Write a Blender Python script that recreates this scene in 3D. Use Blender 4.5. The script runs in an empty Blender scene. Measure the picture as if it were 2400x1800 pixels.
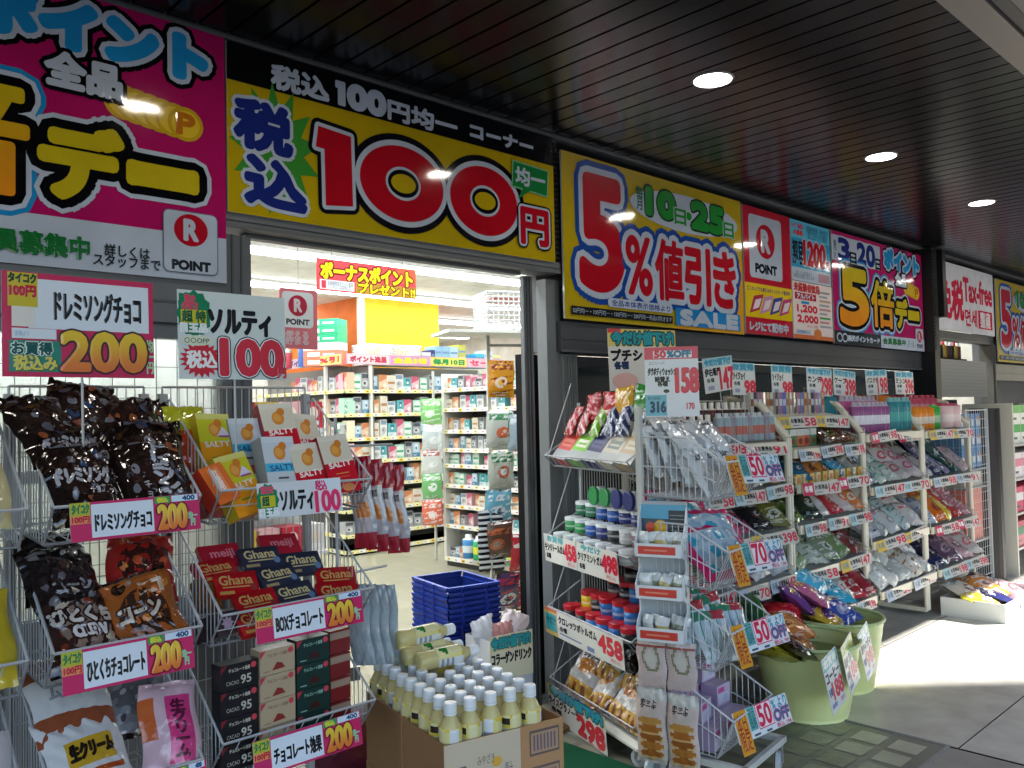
import bpy, math, random
from mathutils import Matrix, Vector
SC = bpy.context.scene
COL = SC.collection
R = math.radians

# ------------------------------------------------------------------ camera
CAM_YAW, CAM_PITCH, CAM_ROLL, CAM_F = R(43.87), R(2.019), R(-1.255), 2001.2
cd = bpy.data.cameras.new('camera')
cd.sensor_width = 36.0
cd.lens = CAM_F / 2400.0 * 36.0
cd.clip_start, cd.clip_end = 0.02, 400
cam = bpy.data.objects.new('camera', cd)
COL.objects.link(cam)
_f = Vector((math.sin(CAM_YAW) * math.cos(CAM_PITCH), math.cos(CAM_YAW) * math.cos(CAM_PITCH), math.sin(CAM_PITCH)))
_r = Vector((math.cos(CAM_YAW), -math.sin(CAM_YAW), 0))
_u = _r.cross(_f)
_r2 = _r * math.cos(CAM_ROLL) + _u * math.sin(CAM_ROLL)
_u2 = -_r * math.sin(CAM_ROLL) + _u * math.cos(CAM_ROLL)
cam.matrix_world = Matrix(((_r2.x, _u2.x, -_f.x, 0), (_r2.y, _u2.y, -_f.y, 0), (_r2.z, _u2.z, -_f.z, 1.5), (0, 0, 0, 1)))
SC.camera = cam

# ------------------------------------------------------------------ world, sun, exposure
SUN_EL, SUN_AZ = R(31.5), R(134)          # azimuth clockwise from +Y: the low sun stands ahead and to the street side
w = bpy.data.worlds.new('World')
SC.world = w
w.use_nodes = True
nt = w.node_tree
sky = nt.nodes.new('ShaderNodeTexSky')
sky.sky_type = 'NISHITA'
sky.sun_disc = False
sky.sun_elevation, sky.sun_rotation = SUN_EL, SUN_AZ
bg = nt.nodes['Background']
bg.inputs[1].default_value = 0.11
nt.links.new(sky.outputs[0], bg.inputs[0])
sd = bpy.data.lights.new('sun', 'SUN')
sd.energy, sd.angle, sd.color = 5.0, R(0.6), (1.0, 0.97, 0.92)
sun = bpy.data.objects.new('sun', sd)
COL.objects.link(sun)
_s = Vector((math.sin(SUN_AZ) * math.cos(SUN_EL), math.cos(SUN_AZ) * math.cos(SUN_EL), math.sin(SUN_EL)))
sun.rotation_euler = _s.to_track_quat('Z', 'Y').to_euler()
SC.view_settings.view_transform = 'Standard'
SC.view_settings.look = 'None'
SC.view_settings.gamma = 1
SC.view_settings.exposure = 2.32
SC.cycles.max_bounces = 7
SC.cycles.diffuse_bounces = 3
SC.cycles.glossy_bounces = 3
SC.cycles.transmission_bounces = 6
SC.cycles.transparent_max_bounces = 10
SC.cycles.sample_clamp_indirect = 6
SC.cycles.caustics_reflective = False
SC.cycles.caustics_refractive = False
try:
    SC.cycles.use_denoising = True
except Exception:
    pass

# ------------------------------------------------------------------ materials
def hexlin(h):
    out = []
    for i in (0, 2, 4):
        c = int(h[i:i + 2], 16) / 255
        out.append(c / 12.92 if c <= .04045 else ((c + .055) / 1.055) ** 2.4)
    return (out[0], out[1], out[2], 1.0)
_hc = {}
def C(h):
    if isinstance(h, tuple):
        return h
    if h not in _hc:
        _hc[h] = hexlin(h)
    return _hc[h]

MATS = {}
def mat(name, rough=.5, metal=0., spec=.5, bump=None, coat=0., trans=0., alpha=1., emit=0., ior=1.45, dirt=0., sss=0.):
    m = bpy.data.materials.new(name)
    m.use_nodes = True
    t = m.node_tree
    b = t.nodes['Principled BSDF']
    at = t.nodes.new('ShaderNodeVertexColor')
    at.layer_name = 'Col'
    src = at.outputs['Color']
    if dirt:
        n = t.nodes.new('ShaderNodeTexNoise'); n.inputs['Scale'].default_value = 6; n.inputs['Detail'].default_value = 6
        mx = t.nodes.new('ShaderNodeMixRGB'); mx.blend_type = 'MULTIPLY'; mx.inputs[0].default_value = dirt
        cr = t.nodes.new('ShaderNodeValToRGB'); cr.color_ramp.elements[0].position = .32; cr.color_ramp.elements[1].position = .68
        cr.color_ramp.elements[0].color = (.5, .48, .45, 1)
        tc = t.nodes.new('ShaderNodeTexCoord')
        t.links.new(tc.outputs['Object'], n.inputs['Vector'])
        t.links.new(n.outputs[0], cr.inputs[0]); t.links.new(cr.outputs[0], mx.inputs[2]); t.links.new(src, mx.inputs[1])
        src = mx.outputs[0]
    t.links.new(src, b.inputs['Base Color'])
    b.inputs['Roughness'].default_value = rough
    b.inputs['Metallic'].default_value = metal
    b.inputs['Specular IOR Level'].default_value = spec
    b.inputs['Coat Weight'].default_value = coat
    b.inputs['Coat Roughness'].default_value = .08
    b.inputs['Transmission Weight'].default_value = trans
    b.inputs['IOR'].default_value = ior
    b.inputs['Alpha'].default_value = alpha
    if emit:
        t.links.new(src, b.inputs['Emission Color'])
        b.inputs['Emission Strength'].default_value = emit
    if bump:
        sc, st, det = bump
        n = t.nodes.new('ShaderNodeTexNoise'); n.inputs['Scale'].default_value = sc; n.inputs['Detail'].default_value = det
        tc = t.nodes.new('ShaderNodeTexCoord')
        bp = t.nodes.new('ShaderNodeBump'); bp.inputs['Strength'].default_value = st; bp.inputs['Distance'].default_value = .01
        t.links.new(tc.outputs['Object'], n.inputs['Vector'])
        t.links.new(n.outputs[0], bp.inputs['Height'])
        t.links.new(bp.outputs[0], b.inputs['Normal'])
    MATS[name] = m
    return m
mat('paper', .55, spec=.35, bump=(9, .08, 2))
mat('vinyl', .07, spec=.4, bump=(3.5, .22, 2), dirt=.28)
mat('card', .3, spec=.45)
mat('laminate', .14, spec=.5, bump=(12, .10, 1))
mat('film', .12, spec=.7, bump=(22, .6, 2), coat=.4)
mat('foil', .2, metal=.55, spec=.6, bump=(45, .6, 3))
mat('paint', .38, spec=.45)
mat('chrome', .25, metal=.8)
mat('steel', .42, metal=.35, bump=(40, .04, 2), dirt=.25)
mat('wall', .7, spec=.25, dirt=.35, bump=(60, .1, 3))
mat('plastic', .32, spec=.5, bump=(14, .03, 1))
mat('kraft', .75, spec=.2, bump=(70, .15, 3), dirt=.15)
mat('slat', .22, spec=.22, bump=(5, .05, 2), dirt=.3)
mat('liquid', .06, spec=.6, trans=.3, ior=1.34)
mat('clear', .08, spec=.55, trans=0, alpha=.16)
mat('glass', .04, spec=.3, alpha=.10)
mat('frosted', .35, spec=.4, trans=.75, bump=(220, .25, 2))
mat('lamp', .4, emit=16)
mat('tube', .4, emit=5.6)
mat('tile', .27, spec=.75, dirt=.4, bump=(30, .06, 3))
mat('shop_floor', .22, spec=.5, dirt=.15)
mat('asphalt', .85, spec=.3, bump=(160, .5, 3), dirt=.3)
mat('mat_pile', .95, spec=.1, bump=(260, .9, 2))
mat('wood', .5, spec=.4, dirt=.5, bump=(25, .1, 4))

# ------------------------------------------------------------------ lettering: the glyphs as triangles, with their outlines
_tx = {}
def glyphs(s, res=3):
    k = (s, res)
    if k in _tx:
        return _tx[k]
    c = bpy.data.curves.new('lettering', 'FONT')
    c.body = s
    c.resolution_u = res
    c.align_x = 'CENTER'
    c.space_line = .82
    o = bpy.data.objects.new('lettering', c)
    COL.objects.link(o)
    dg = bpy.context.evaluated_depsgraph_get()
    me = bpy.data.meshes.new_from_object(o.evaluated_get(dg))
    v = [(p.co.x, p.co.y) for p in me.vertices]
    f = [tuple(p.vertices) for p in me.polygons]
    bpy.data.objects.remove(o); bpy.data.curves.remove(c); bpy.data.meshes.remove(me)
    cnt = {}
    for t in f:
        for i in range(len(t)):
            a, b = t[i], t[(i + 1) % len(t)]
            e = (min(a, b), max(a, b)); cnt[e] = cnt.get(e, 0) + 1
    be = [e for e, n in cnt.items() if n == 1]
    xs = [p[0] for p in v] or [0]; ys = [p[1] for p in v] or [0]
    _tx[k] = (v, f, be, min(xs), min(ys), max(xs), max(ys))
    return _tx[k]

# ------------------------------------------------------------------ mesh builder: local x right, y away from the viewer, z up; print lies on y = 0 facing -y
class M:
    def __init__(s, m='paper'):
        s.v, s.f, s.c, s.mi, s.slots = [], [], [], [], []
        s.T = Matrix.Identity(4); s.st = []
        s.sm = False; s.smf = []
        s.m = m
    def push(s, t):
        s.st.append(s.T); s.T = s.T @ t
    def pop(s):
        s.T = s.st.pop()
    def P(s, x, y, z):
        s.v.append(tuple(s.T @ Vector((x, y, z)))); return len(s.v) - 1
    def F(s, idx, col):
        s.f.append(tuple(idx)); s.c.append(col if isinstance(col, list) else C(col))
        if s.m not in s.slots: s.slots.append(s.m)
        s.mi.append(s.slots.index(s.m)); s.smf.append(s.sm)
    def quad(s, a, b, c, d, col):
        s.F([s.P(*a), s.P(*b), s.P(*c), s.P(*d)], col)
    def poly3(s, pts, col):
        s.F([s.P(*p) for p in pts], col)
    def box(s, x0, y0, z0, x1, y1, z1, col, front=None, top=None, side=None):
        p = [s.P(x, y, z) for x, y, z in ((x0, y0, z0), (x1, y0, z0), (x1, y1, z0), (x0, y1, z0), (x0, y0, z1), (x1, y0, z1), (x1, y1, z1), (x0, y1, z1))]
        s.F((p[0], p[1], p[5], p[4]), front or col)
        s.F((p[2], p[3], p[7], p[6]), col)
        s.F((p[3], p[0], p[4], p[7]), side or col)
        s.F((p[1], p[2], p[6], p[5]), side or col)
        s.F((p[4], p[5], p[6], p[7]), top or col)
        s.F((p[3], p[2], p[1], p[0]), col)
    def bbox(s, x0, y0, z0, x1, y1, z1, col, b=.004):
        """a box with its vertical and top edges cut back"""
        ring = lambda z, i: [s.P(*q) for q in ((x0 + b + i, y0 + i, z), (x1 - b - i, y0 + i, z), (x1 - i, y0 + b + i, z), (x1 - i, y1 - b - i, z), (x1 - b - i, y1 - i, z), (x0 + b + i, y1 - i, z), (x0 + i, y1 - b - i, z), (x0 + i, y0 + b + i, z))]
        a, c, e = ring(z0, 0), ring(z1 - b, 0), ring(z1, b)
        for q, r in ((a, c), (c, e)):
            for k in range(8):
                s.F((q[k], q[(k + 1) % 8], r[(k + 1) % 8], r[k]), col)
        s.F(e, col); s.F(a[::-1], col)
    def tube(s, a, b, r, col, n=4):
        a, b = Vector(a), Vector(b); d = (b - a)
        if d.length < 1e-6: return
        d.normalize(); u = d.orthogonal().normalized(); w = d.cross(u)
        A, B = [], []
        for i in range(n):
            t = 2 * math.pi * (i + .5) / n
            o = u * (r * math.cos(t)) + w * (r * math.sin(t))
            A.append(s.P(*(a + o))); B.append(s.P(*(b + o)))
        for i in range(n):
            s.F((A[i], A[(i + 1) % n], B[(i + 1) % n], B[i]), col)
        s.F(A[::-1], col); s.F(B, col)
    def path(s, pts, r, col, n=4):
        for a, b in zip(pts, pts[1:]): s.tube(a, b, r, col, n)
    def lathe(s, prof, n, cx=0, cy=0, z=0, sx=1, sy=1):
        """prof: (radius, height, colour of the band above it)"""
        rings = []
        for r, h, c in prof:
            rings.append([s.P(cx + r * sx * math.cos(2 * math.pi * i / n), cy + r * sy * math.sin(2 * math.pi * i / n), z + h) for i in range(n)])
        for k in range(len(prof) - 1):
            for i in range(n):
                c = prof[k][2]
                s.F((rings[k][i], rings[k][(i + 1) % n], rings[k + 1][(i + 1) % n], rings[k + 1][i]), c(i / n) if callable(c) else c)
        c = prof[-1][2]; c = c(0) if callable(c) else c
        s.F(rings[-1], c)
        c = prof[0][2]; c = c(0) if callable(c) else c
        s.F(rings[0][::-1], c)
    # ---- print
    def pp(s, x, z, l, fn=None):
        if fn: return s.P(*fn(x, z, l))
        return s.P(x, -l, z)
    def poly(s, pts, col, l=.001):
        s.F([s.pp(x, z, l) for x, z in pts], col)
    def rect(s, x0, z0, x1, z1, col, l=.001, fn=None):
        s.F([s.pp(x0, z0, l, fn), s.pp(x1, z0, l, fn), s.pp(x1, z1, l, fn), s.pp(x0, z1, l, fn)], col)
    def rrect(s, x0, z0, x1, z1, r, col, l=.001):
        pts = []
        for cx, cz, a0 in ((x1 - r, z0 + r, -90), (x1 - r, z1 - r, 0), (x0 + r, z1 - r, 90), (x0 + r, z0 + r, 180)):
            for k in range(5):
                t = R(a0 + 22.5 * k); pts.append((cx + r * math.cos(t), cz + r * math.sin(t)))
        s.poly(pts, col, l)
    def ell(s, cx, cz, rx, rz, col, l=.001, n=20, fn=None):
        s.F([s.pp(cx + rx * math.cos(2 * math.pi * k / n), cz + rz * math.sin(2 * math.pi * k / n), l, fn) for k in range(n)], col)
    def star(s, cx, cz, rx, rz, col, l=.001, n=14, inner=.7, rot=0):
        k2 = n * 2
        ctr = s.pp(cx, cz, l)
        ps = []
        for k in range(k2):
            q = 1 if k % 2 == 0 else inner
            t = rot + 2 * math.pi * k / k2
            ps.append(s.pp(cx + rx * q * math.cos(t), cz + rz * q * math.sin(t), l))
        for k in range(k2): s.F((ctr, ps[k], ps[(k + 1) % k2]), col)
    def text(s, t, x0, z0, x1, z1, col, l=.002, bold=0., outs=(), grad=None, skew=0., fn=None, res=3, seg=6, rise=0.):
        """lettering stretched into a box; bold and outs are stroke widths in metres (outs: widest first)"""
        v, f, be, ax, ay, bx, by = glyphs(t, res)
        if not v: return
        sx = (x1 - x0) / max(bx - ax, 1e-6); sz = (z1 - z0) / max(by - ay, 1e-6)
        def mp(p):
            zz = z0 + (p[1] - ay) * sz; xx = x0 + (p[0] - ax) * sx
            return (xx + skew * (zz - z0), zz + rise * (xx - x0))
        q = [mp(p) for p in v]
        def colat(z):
            if not grad: return C(col)
            k = min(1, max(0, (z - z0) / (z1 - z0))); k = k * k * (3 - 2 * k)
            a, b = C(grad), C(col)
            return tuple(a[i] * (1 - k) + b[i] * k for i in range(4))
        def stroke(wd, ll, cf):
            drop = .00035
            for (a, b) in be:
                (xa, za), (xb, zb) = q[a], q[b]
                dx, dz = xb - xa, zb - za; L = math.hypot(dx, dz)
                if L < 1e-7: continue
                nx, nz = -dz / L * wd, dx / L * wd
                A, B = s.pp(xa, za, ll, fn), s.pp(xb, zb, ll, fn)
                for sg in (1, -1):
                    A2, B2 = s.pp(xa + nx * sg, za + nz * sg, ll - drop, fn), s.pp(xb + nx * sg, zb + nz * sg, ll - drop, fn)
                    idx = (A, B, B2, A2) if sg < 0 else (B, A, A2, B2)
                    s.F(idx, [cf(zb), cf(za), cf(za), cf(zb)] if sg > 0 else [cf(za), cf(zb), cf(zb), cf(za)])
            vs = {i for e in be for i in e}
            for i in vs:
                x, z = q[i]
                o = s.pp(x, z, ll, fn)
                rg = [s.pp(x + wd * math.cos(2 * math.pi * k / seg), z + wd * math.sin(2 * math.pi * k / seg), ll - drop, fn) for k in range(seg)]
                for k in range(seg): s.F((o, rg[k], rg[(k + 1) % seg]), cf(z))
        n = len(outs)
        for k, (wd, oc) in enumerate(outs):
            cc = C(oc)
            stroke(wd + bold, l + .0005 * k, lambda z: cc)
            if True:
                idx = [s.pp(x, z, l + .0005 * k, fn) for x, z in q]
                for t3 in f: s.F([idx[i] for i in t3], cc)
        lt = l + .0005 * n
        idx = [s.pp(x, z, lt, fn) for x, z in q]
        for t3 in f:
            s.F([idx[i] for i in t3], [colat(q[i][1]) for i in t3] if grad else col)
        if bold: stroke(bold, lt, colat)
    def shape(s, pts, col, l=.002, outs=()):
        """a drawn outline, filled, with round strokes around it"""
        n = len(outs)
        for k, (wd, oc) in enumerate(outs):
            ll = l + .0005 * k; cc = C(oc)
            for (xa, za), (xb, zb) in zip(pts, pts[1:] + pts[:1]):
                L = math.hypot(xb - xa, zb - za); nx, nz = -(zb - za) / L * wd, (xb - xa) / L * wd
                for sg in (1, -1): s.F([s.pp(xa, za, ll), s.pp(xb, zb, ll), s.pp(xb + nx * sg, zb + nz * sg, ll - .0003), s.pp(xa + nx * sg, za + nz * sg, ll - .0003)][::-sg], cc)
                o = s.pp(xa, za, ll); rg = [s.pp(xa + wd * math.cos(.524 * q), za + wd * math.sin(.524 * q), ll - .0003) for q in range(12)]
                for q in range(12): s.F((o, rg[q], rg[(q + 1) % 12]), cc)
            s.poly(pts, oc, ll)
        s.poly(pts, col, l + .0005 * n)
    def patch(s, x0, z0, x1, z1, col, l, fn, nx=4, nz=4, slant=0.):
        g = [[s.P(*fn(x0 + (x1 - x0) * i / nx, z0 + (z1 - z0) * j / nz + slant * (i / nx - .5), l)) for i in range(nx + 1)] for j in range(nz + 1)]
        for j in range(nz):
            for i in range(nx): s.F((g[j][i], g[j][i + 1], g[j + 1][i + 1], g[j + 1][i]), col)
    def disc(s, cx, cz, rx, rz, col, l, fn, n=14, rot=0., k=3):
        c_, s_ = math.cos(rot), math.sin(rot)
        pt = lambda q, t: s.P(*fn(cx + q * (rx * math.cos(t) * c_ - rz * math.sin(t) * s_), cz + q * (rx * math.cos(t) * s_ + rz * math.sin(t) * c_), l))
        o = s.P(*fn(cx, cz, l)); prev = None
        for j in range(1, k + 1):
            rg_ = [pt(j / k, 2 * math.pi * i / n) for i in range(n)]
            for i in range(n):
                if prev is None: s.F((o, rg_[i], rg_[(i + 1) % n]), col)
                else: s.F((prev[i], rg_[i], rg_[(i + 1) % n], prev[(i + 1) % n]), col)
            prev = rg_
    # ---- soft things
    def bag(s, w, h, t, design, nx=14, ny=18, seed=0, crumple=.004, back=None, seal=.04, p=2.6):
        """a filled pouch standing on z = 0; returns the map from (x, z) print coordinates onto its front"""
        rnd = random.Random(seed)
        wv = [(rnd.uniform(-40, 40), rnd.uniform(-40, 40), rnd.uniform(0, 6.28), rnd.uniform(.3, 1)) for _ in range(7)]
        lean = rnd.uniform(-.25, .25)
        def prof(u, v):
            a, b = abs(2 * u - 1), abs(2 * v - 1)
            if b > 1 - seal * 2: b = 1
            return max(0, (1 - a ** p)) ** .75 * max(0, (1 - b ** (p + .6))) ** .75
        def nz(u, v):
            e = .35 + abs(2 * v - 1) ** 2 * .9
            return crumple * e * sum(k * math.sin(a * u + b * v + c) for a, b, c, k in wv) / 2.2
        def surf(x, z, l, sg=1):
            u, v = x / w + .5, z / h
            pr = prof(min(1, max(0, u)), min(1, max(0, v)))
            sq = 1 - .05 * pr
            return (x * sq + .004 * math.sin(9 * v + lean * 9), -sg * (t / 2 * pr * (1 + lean * (.5 - v)) + l) - nz(u, v), z)
        sm = s.sm; s.sm = True
        for sg in (1, -1):
            g = [[s.P(*surf((i / nx - .5) * w, j / ny * h, 0, sg)) for i in range(nx + 1)] for j in range(ny + 1)]
            for j in range(ny):
                for i in range(nx):
                    c = design((i + .5) / nx, (j + .5) / ny) if sg > 0 or back is None else back
                    q = (g[j][i], g[j][i + 1], g[j + 1][i + 1], g[j + 1][i])
                    s.F(q if sg > 0 else q[::-1], c)
        s.sm = sm
        return surf
    def build(s, name, parent=None, mw=None):
        me = bpy.data.meshes.new(name)
        me.from_pydata(s.v, [], s.f)
        for k in s.slots: me.materials.append(MATS[k])
        me.polygons.foreach_set('material_index', s.mi)
        if any(s.smf): me.polygons.foreach_set('use_smooth', s.smf)
        at = me.color_attributes.new('Col', 'FLOAT_COLOR', 'CORNER')
        buf = []
        for f, c in zip(s.f, s.c):
            if isinstance(c, list):
                for k in c: buf.extend(k)
            else: buf.extend(c * len(f))
        at.data.foreach_set('color', buf)
        me.update()
        o = bpy.data.objects.new(name, me)
        COL.objects.link(o)
        if parent is not None: o.parent = parent
        if mw is not None: o.matrix_world = mw
        return o

def fr(x, y, z, rz=0, rx=0, ry=0):
    return Matrix.Translation((x, y, z)) @ Matrix.Rotation(R(rz), 4, 'Z') @ Matrix.Rotation(R(rx), 4, 'X') @ Matrix.Rotation(R(ry), 4, 'Y')
def tag(o, label, cat, group=None):
    o['label'] = label; o['category'] = cat
    if group: o['group'] = group
    return o
def struct(o):
    o['kind'] = 'structure'; return o
def thing(name, mw, label, cat, group=None):
    o = bpy.data.objects.new(name, None)
    o.empty_display_size = .05
    COL.objects.link(o); o.matrix_world = mw
    return tag(o, label, cat, group)
def copy_tree(o, mw=None, parent=None):
    c = o.copy(); COL.objects.link(c)
    if parent is not None: c.parent = parent
    if mw is not None: c.matrix_world = mw
    for ch in o.children: copy_tree(ch, None, c)
    return c
ORD = ['first', 'second', 'third', 'fourth', 'fifth', 'sixth', 'seventh', 'eighth', 'ninth', 'tenth', 'eleventh', 'twelfth', 'thirteenth', 'fourteenth', 'fifteenth', 'sixteenth', 'seventeenth', 'eighteenth', 'nineteenth', 'twentieth']
def nth(i, n, lo='leftmost', hi='rightmost'):
    if n == 1: return 'only'
    return lo if i == 0 else hi if i == n - 1 else 'middle' if n == 3 else ORD[i] + ' from left'
# ------------------------------------------------------------------ setting: ground, walkway, shop floor, canopy, shop shell
m = M('asphalt'); m.quad((-90, -90, -.012), (90, -90, -.012), (90, 90, -.012), (-90, 90, -.012), '6e6c68'); struct(m.build('ground'))
m = M('tile')
rt = random.Random(4)
def slab(x0, y0, x1, y1, z, a, b, g=.006, base=(200, 197, 190)):
    nx, ny = round((x1 - x0) / a), round((y1 - y0) / b)
    for i in range(nx):
        for j in range(ny):
            k = rt.uniform(-7, 7)
            col = '%02x%02x%02x' % tuple(int(c + k) for c in base)
            X, Y = x0 + i * a, y0 + j * b
            m.quad((X + g / 2, Y + g / 2, z), (X + a - g / 2, Y + g / 2, z), (X + a - g / 2, Y + b - g / 2, z), (X + g / 2, Y + b - g / 2, z), col)
m.quad((-8, -2.2, -.006), (24, -2.2, -.006), (24, 3.2, -.006), (-8, 3.2, -.006), '4c4b48')
slab(4.0, -2.2, 23.6, 3.2, 0, 1.4, .9)
slab(-8, -2.2, 3.988, 1.45, 0, .666, .73, base=(146, 144, 140))
slab(-8, 1.45, 1.6, 3.2, 0, .8, .875, base=(146, 144, 140))
# glass-block paving panel let into the walkway
m.quad((1.6, 1.45, .001), (3.988, 1.45, .001), (3.988, 3.2, .001), (1.6, 3.2, .001), '77786f')
for i in range(14):
    for j in range(10):
        X, Y = 3.94 - i * .166 - .146, 1.50 + j * .166
        if Y + .12 > 3.2: continue
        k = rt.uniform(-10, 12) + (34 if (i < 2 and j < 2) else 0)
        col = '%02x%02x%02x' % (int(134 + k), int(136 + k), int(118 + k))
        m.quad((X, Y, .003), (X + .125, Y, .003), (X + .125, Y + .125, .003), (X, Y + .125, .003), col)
m.box(3.985, 1.43, .001, 3.997, 3.2, .006, '8a8a88'); m.box(1.6, 1.43, .001, 3.985, 1.445, .006, '8a8a88')
struct(m.build('pavement'))
m = M('shop_floor')
for i in range(30):
    for j in range(22):
        k = rt.uniform(-4, 4)
        m.quad((-3 + i * .45, 3.2 + j * .45, .004), (-3 + i * .45 + .447, 3.2 + j * .45, .004), (-3 + i * .45 + .447, 3.2 + j * .45 + .447, .004), (-3 + i * .45, 3.2 + j * .45 + .447, .004), '%02x%02x%02x' % (int(164 + k), int(159 + k), int(138 + k)))
m.quad((-3, 3.2, .0), (10.5, 3.2, .0), (10.5, 13.2, .0), (-3, 13.2, .0), '8c887a')
struct(m.build('floor'))
m = M('wood'); m.box(1.5, 2.78, .004, 3.08, 3.2, .022, '8a6444')
for k in range(5): m.box(1.5, 2.79 + k * .08, .022, 3.08, 2.794 + k * .08, .0235, '5a3c28')
tag(m.build('threshold_board'), 'brown wooden threshold board across the foot of the shop doorway', 'threshold')
m = M('mat_pile'); m.bbox(1.2, 1.55, .004, 2.86, 2.76, .016, '1f5a3e'); tag(m.build('door_mat'), 'dark green door mat on the walkway in front of the entrance', 'mat')

# canopy soffit of dark slats, running out from the shop front
m = M('slat')
m.quad((-6, -.9, 2.968), (-6, 3.0, 2.968), (24, 3.0, 2.968), (24, -.9, 2.968), '050506')
for i in range(250):
    X = -6 + i * .118
    for y0, y1 in ((-.85, .83), (1.065, 2.99)):
        k = rt.uniform(-3, 3)
        col = '%02x%02x%02x' % (int(16 + k), int(16 + k), int(18 + k))
        a, b = X + .006, X + .112
        m.quad((a, y1, 2.944), (b, y1, 2.944), (b, y0, 2.944), (a, y0, 2.944), col)
        m.quad((a, y0, 2.944), (a, y0, 2.966), (a, y1, 2.966), (a, y1, 2.944), '141415')
        m.quad((b, y0, 2.944), (b, y1, 2.944), (b, y1, 2.966), (b, y0, 2.966), '141415')
m.box(-6, -.92, 2.86, 24, -.86, 3.4, '2b2b2d')
m.quad((-6, -.9, 3.41), (24, -.9, 3.41), (24, 3.3, 3.41), (-6, 3.3, 3.41), '555555')
struct(m.build('ceiling'))
m = M('paint'); m.box(-6, .95, 2.905, 24, 1.065, 2.99, '857b72'); m.box(-6, .90, 2.92, 24, .945, 2.99, '0c0c0c'); m.box(-6, .84, 2.915, 24, .895, 2.99, '6a6664')
tag(m.build('ceiling_trim_rail'), 'long beige metal trim strip running across the dark slatted ceiling', 'ceiling rail')
# downlights
for i, x in enumerate((-.26, 1.475, 3.21, 4.955, 6.67, 8.4, 10.1)):
    lab = ['recessed round downlight beyond the left edge of the signs', 'recessed round downlight above the big one hundred yen sign', 'largest lit round downlight in the dark slatted ceiling',
           'lit round downlight between the nearest and the smallest ones', 'smallest lit round downlight in the ceiling, toward the tax free sign', 'recessed round downlight above the tax free sign', 'recessed round downlight above the farthest yellow sign'][i]
    t = thing('downlight', fr(x, 2.03, 2.944), lab, 'downlight', 'downlights in the slatted ceiling')
    m = M('paint'); n = 28
    for k in range(n):
        a, b = 2 * math.pi * k / n, 2 * math.pi * (k + 1) / n
        pr = lambda r, t_, z: (r * math.cos(t_), r * math.sin(t_), z)
        m.quad(pr(.083, a, -.006), pr(.092, a, 0), pr(.092, b, 0), pr(.083, b, -.006), '77777a')
        m.quad(pr(.083, a, -.006), pr(.083, b, -.006), pr(.079, b, -.003), pr(.079, a, -.003), 'cccccc')
    m.build('trim_ring', t)
    m = M('lamp'); m.F([m.P(.079 * math.cos(2 * math.pi * k / n), .079 * math.sin(2 * math.pi * k / n), -.003) for k in range(n)][::-1], 'fff6e8'); m.build('lamp', t)

# shop front
m = M('wall')
m.box(-6, 3.13, 2.28, 11.9, 3.2, 3.4, '6f6f70')                # wall above the openings
m.box(-6, 3.13, 1.86, 1.42, 3.2, 2.28, '6f6f70'); m.box(3.2, 3.13, 1.82, 8.25, 3.2, 2.28, '6f6f70')
m.box(10.0, 3.13, .0, 24, 3.2, 2.28, '6f6f70'); m.box(11.9, 3.13, 2.28, 24, 3.2, 3.4, '6f6f70')
m.box(-6, 3.13, 0, 1.42, 3.2, .82, '6f6f70')
m.box(-6.1, 3.2, 0, -3, 3.3, 3.4, '6f6f70')
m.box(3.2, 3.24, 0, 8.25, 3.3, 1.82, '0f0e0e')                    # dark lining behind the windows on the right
m.box(8.6, 3.34, 0, 9.9, 3.38, 1.55, '3a3a3c')
struct(m.build('wall_facade'))
def beam(x0, x1, y0, y1, z0, z1, col, lab, name='header_beam', cat='beam', mt='steel'):
    m = M(mt); m.box(x0, y0, z0, x1, y1, z1, col)
    m.box(x0, y0 - .006, z0 + (z1 - z0) * .42, x1, y0, z0 + (z1 - z0) * .47, '55565a')
    m.box(x0, y0 - .004, z0, x1, y0, z0 + .012, '6a6c70')
    return tag(m.build(name), lab, cat)
beam(-6, 1.42, 3.0, 3.13, 1.85, 2.018, '686a6e', 'grey metal beam under the pink points sign at far left')
beam(1.42, 3.25, 3.0, 3.13, 2.222, 2.28, '74767a', 'grey metal door header under the big one hundred yen sign')
beam(3.27, 8.2, 3.02, 3.13, 1.82, 1.98, '525458', 'long grey metal beam under the yellow and pink signs on the right')
beam(8.45, 10.1, 3.02, 3.13, 2.13, 2.215, '5a5c60', 'grey metal header beam under the white tax free sign')
beam(10.12, 14, 3.02, 3.13, 1.75, 1.93, '6c6e72', 'grey beam under the farthest yellow sale sign')
beam(-6, 24, 2.985, 3.13, 2.925, 2.965, '5c5e60', 'grey trim rail along the top of all the shop signs', 'top_rail', 'trim rail')
def post(x0, x1, y0, y1, z0, z1, col, lab, groove=True):
    m = M('steel'); m.box(x0, y0, z0, x1, y1, z1, col)
    if groove:
        for k in (.3, .62):
            m.box(x0 + (x1 - x0) * k, y0 - .006, z0, x0 + (x1 - x0) * (k + .07), y0, z1, '55585c')
    return tag(m.build('door_post' if z0 == 0 else 'post'), lab, 'post')
post(1.425, 1.54, 3.03, 3.13, 0, 2.2, '66696d', 'grey metal door post left of the entrance')
post(3.035, 3.10, 3.06, 3.085, 0, 2.2, '6c6e70', 'slim grey metal door post right of the entrance')
m = M('steel'); m.box(1.54, 3.07, 2.206, 3.03, 3.12, 2.221, '66686c'); tag(m.build('door_track'), 'metal sliding door track over the entrance opening', 'door track')
m = M('paint'); m.box(3.20, 3.06, 0, 3.3, 3.13, 2.2, '74787a'); m.box(3.3, 3.05, 0, 3.42, 3.13, 1.81, '7e8284')
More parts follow.
